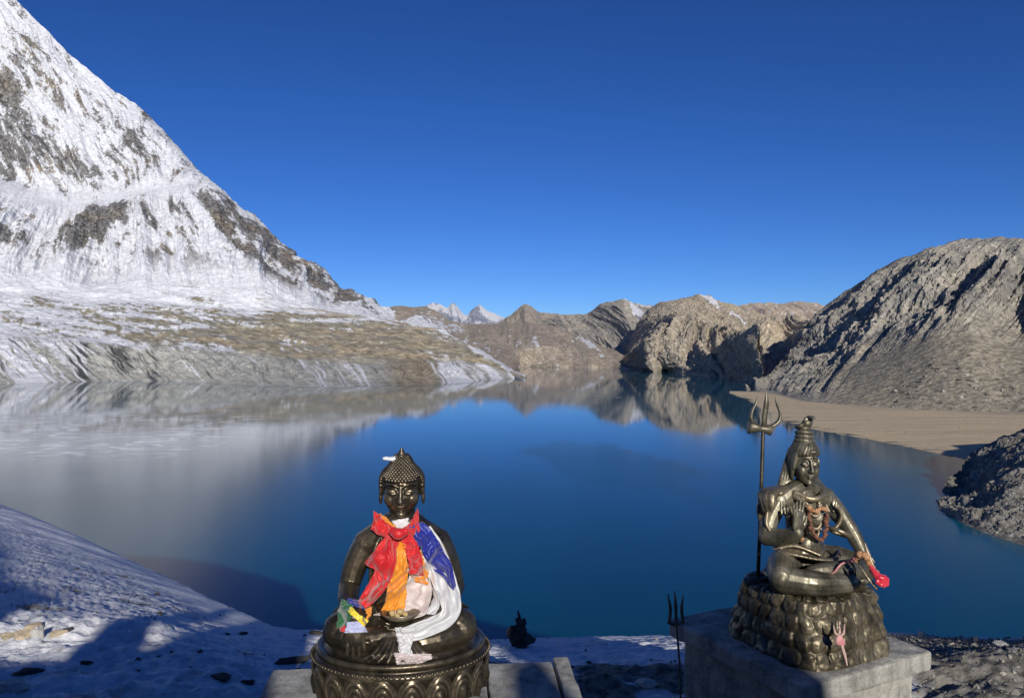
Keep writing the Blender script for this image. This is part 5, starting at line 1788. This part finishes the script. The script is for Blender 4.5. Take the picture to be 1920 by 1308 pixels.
def scatter(name, P, sizes, m, label, seed):
    """small angular stones, one mesh"""
    rs = np.random.RandomState(seed)
    base = np.array([(1, 0, 0), (-1, 0, 0), (0, 1, 0), (0, -1, 0), (0, 0, 1), (0, 0, -1)], float)
    fc = np.array([(0, 2, 4), (2, 1, 4), (1, 3, 4), (3, 0, 4), (2, 0, 5), (1, 2, 5), (3, 1, 5), (0, 3, 5)])
    n = len(P)
    V = base[None] * (.6 + .8 * rs.rand(n, 6, 1)) + rs.normal(size=(n, 6, 3)) * .22
    V = V * np.array((1, .9, .65)) * sizes[:, None, None]
    a = rs.rand(n) * 6.28
    x = V[..., 0] * np.cos(a)[:, None] - V[..., 1] * np.sin(a)[:, None]
    y = V[..., 0] * np.sin(a)[:, None] + V[..., 1] * np.cos(a)[:, None]
    V = np.stack([x, y, V[..., 2]], -1) + P[:, None] + np.array((0, 0, .25)) * sizes[:, None, None]
    Fc = (fc[None] + 6 * np.arange(n)[:, None, None]).reshape(-1, 3)
    sh = np.repeat(rs.rand(n) ** 1.4, 6)
    col = lerp(np.array((.10, .095, .085)), np.array((.48, .45, .39)), sh)
    me = mesh_np(name, V.reshape(-1, 3), Fc, False, col)
    return tag(link(name, me, m), label, kind='stuff')


M_grav = m_terrain('loose_stone', 20, .01, var=.3)
rs = np.random.RandomState(3)
r = rs.randint(60, 338, 16000)
c = np.clip(rs.randint(300, 999, 16000), 0, 999)
P_ = Pg0[r, c]
wgt = ss(.3, 1.1, (P_[:, 0] - .25 * (P_[:, 1] - 3.0)) * .62 + .5 * fbm(P_[:, 0] / .5, P_[:, 1] / .3, 0, 3))
keep = rs.rand(16000) < np.maximum(wgt, .02)
P_ = P_[keep]
scatter('gravel', P_, .003 + .018 * rs.rand(len(P_)) ** 5 + .003, M_grav, 'loose gravel on the bare ground right of the plinth', 4)


q = np.random.RandomState(21)
r = q.randint(70, 330, 1500); c = q.randint(150, 560, 1500)
P_ = Pg0[r, c]
kp = fbm(P_[:, 0] / .8, P_[:, 1] / .5, 1.0, 3) > .12
P_ = P_[kp]
scatter('grit', P_ - np.array((0, 0, .004)), .005 + .022 * q.rand(len(P_)) ** 4, m_rock('dark_grit', (.03, .028, .025), (.12, .11, .10), 30), 'dark grit and small stones half buried in the snow at the left', 22)


def on_sheet(P, n, rows, cols, seed):
    q = np.random.RandomState(seed)
    return P[q.randint(rows[0], rows[1], n), q.randint(cols[0], cols[1], n)]


P_ = on_sheet(P_scree, 4500, (2, 245), (0, 200), 5)
q = np.random.RandomState(8)
scatter('scree_stones', P_, .12 + .85 * q.rand(len(P_)) ** 5, M_grav, 'broken stones strewn over the dark hillside by the water', 6)
P_ = on_sheet(P_right, 700, (2, 70), (180, 460), 9)
q = np.random.RandomState(18)
scatter('fallen_boulders', P_, .5 + 3.2 * q.rand(len(P_)) ** 5, M_grav, 'fallen boulders along the foot of the talus fan behind the sand', 7)

P_ = on_sheet(P_sand, 900, (3, 118), (20, 200), 31)
q = np.random.RandomState(32)
scatter('beach_stones', P_, .10 + .7 * q.rand(len(P_)) ** 6, M_grav, 'scattered stones on the sand flat', 33)

# small floes of ice on the lake
M_ice = m_rock('ice', (.62, .66, .68), (.74, .77, .79), .5, .5)
for k, (px, py, wpx, lab) in enumerate(((566, 812, 17, 'small white ice floe alone on the blue water'), (62, 809, 15, 'small white ice floe near the left edge of the lake'), (1160, 745, 12, 'tiny white ice floe on the far water before the cliffs'), (1120, 741, 10, 'faint white ice floe, fainter neighbour near the far cliffs'), (776, 755, 9, 'tiny ice floe out from the snow streaked bank'))):
    Y = shoreY(py)
    me = rock_mesh('ice_floe', 500 + k, (1, .6, .02), 2, .5)
    o = link('ice_floe', me, M_ice)
    s = wpx * Y / F / 2
    o.location = ((px - HX) / F * Y, Y, LAKE + .05)
    o.scale = (s, s * 1.5, s)
    tag(o, lab, 'ice floe', 'ice floes drifting on the lake')
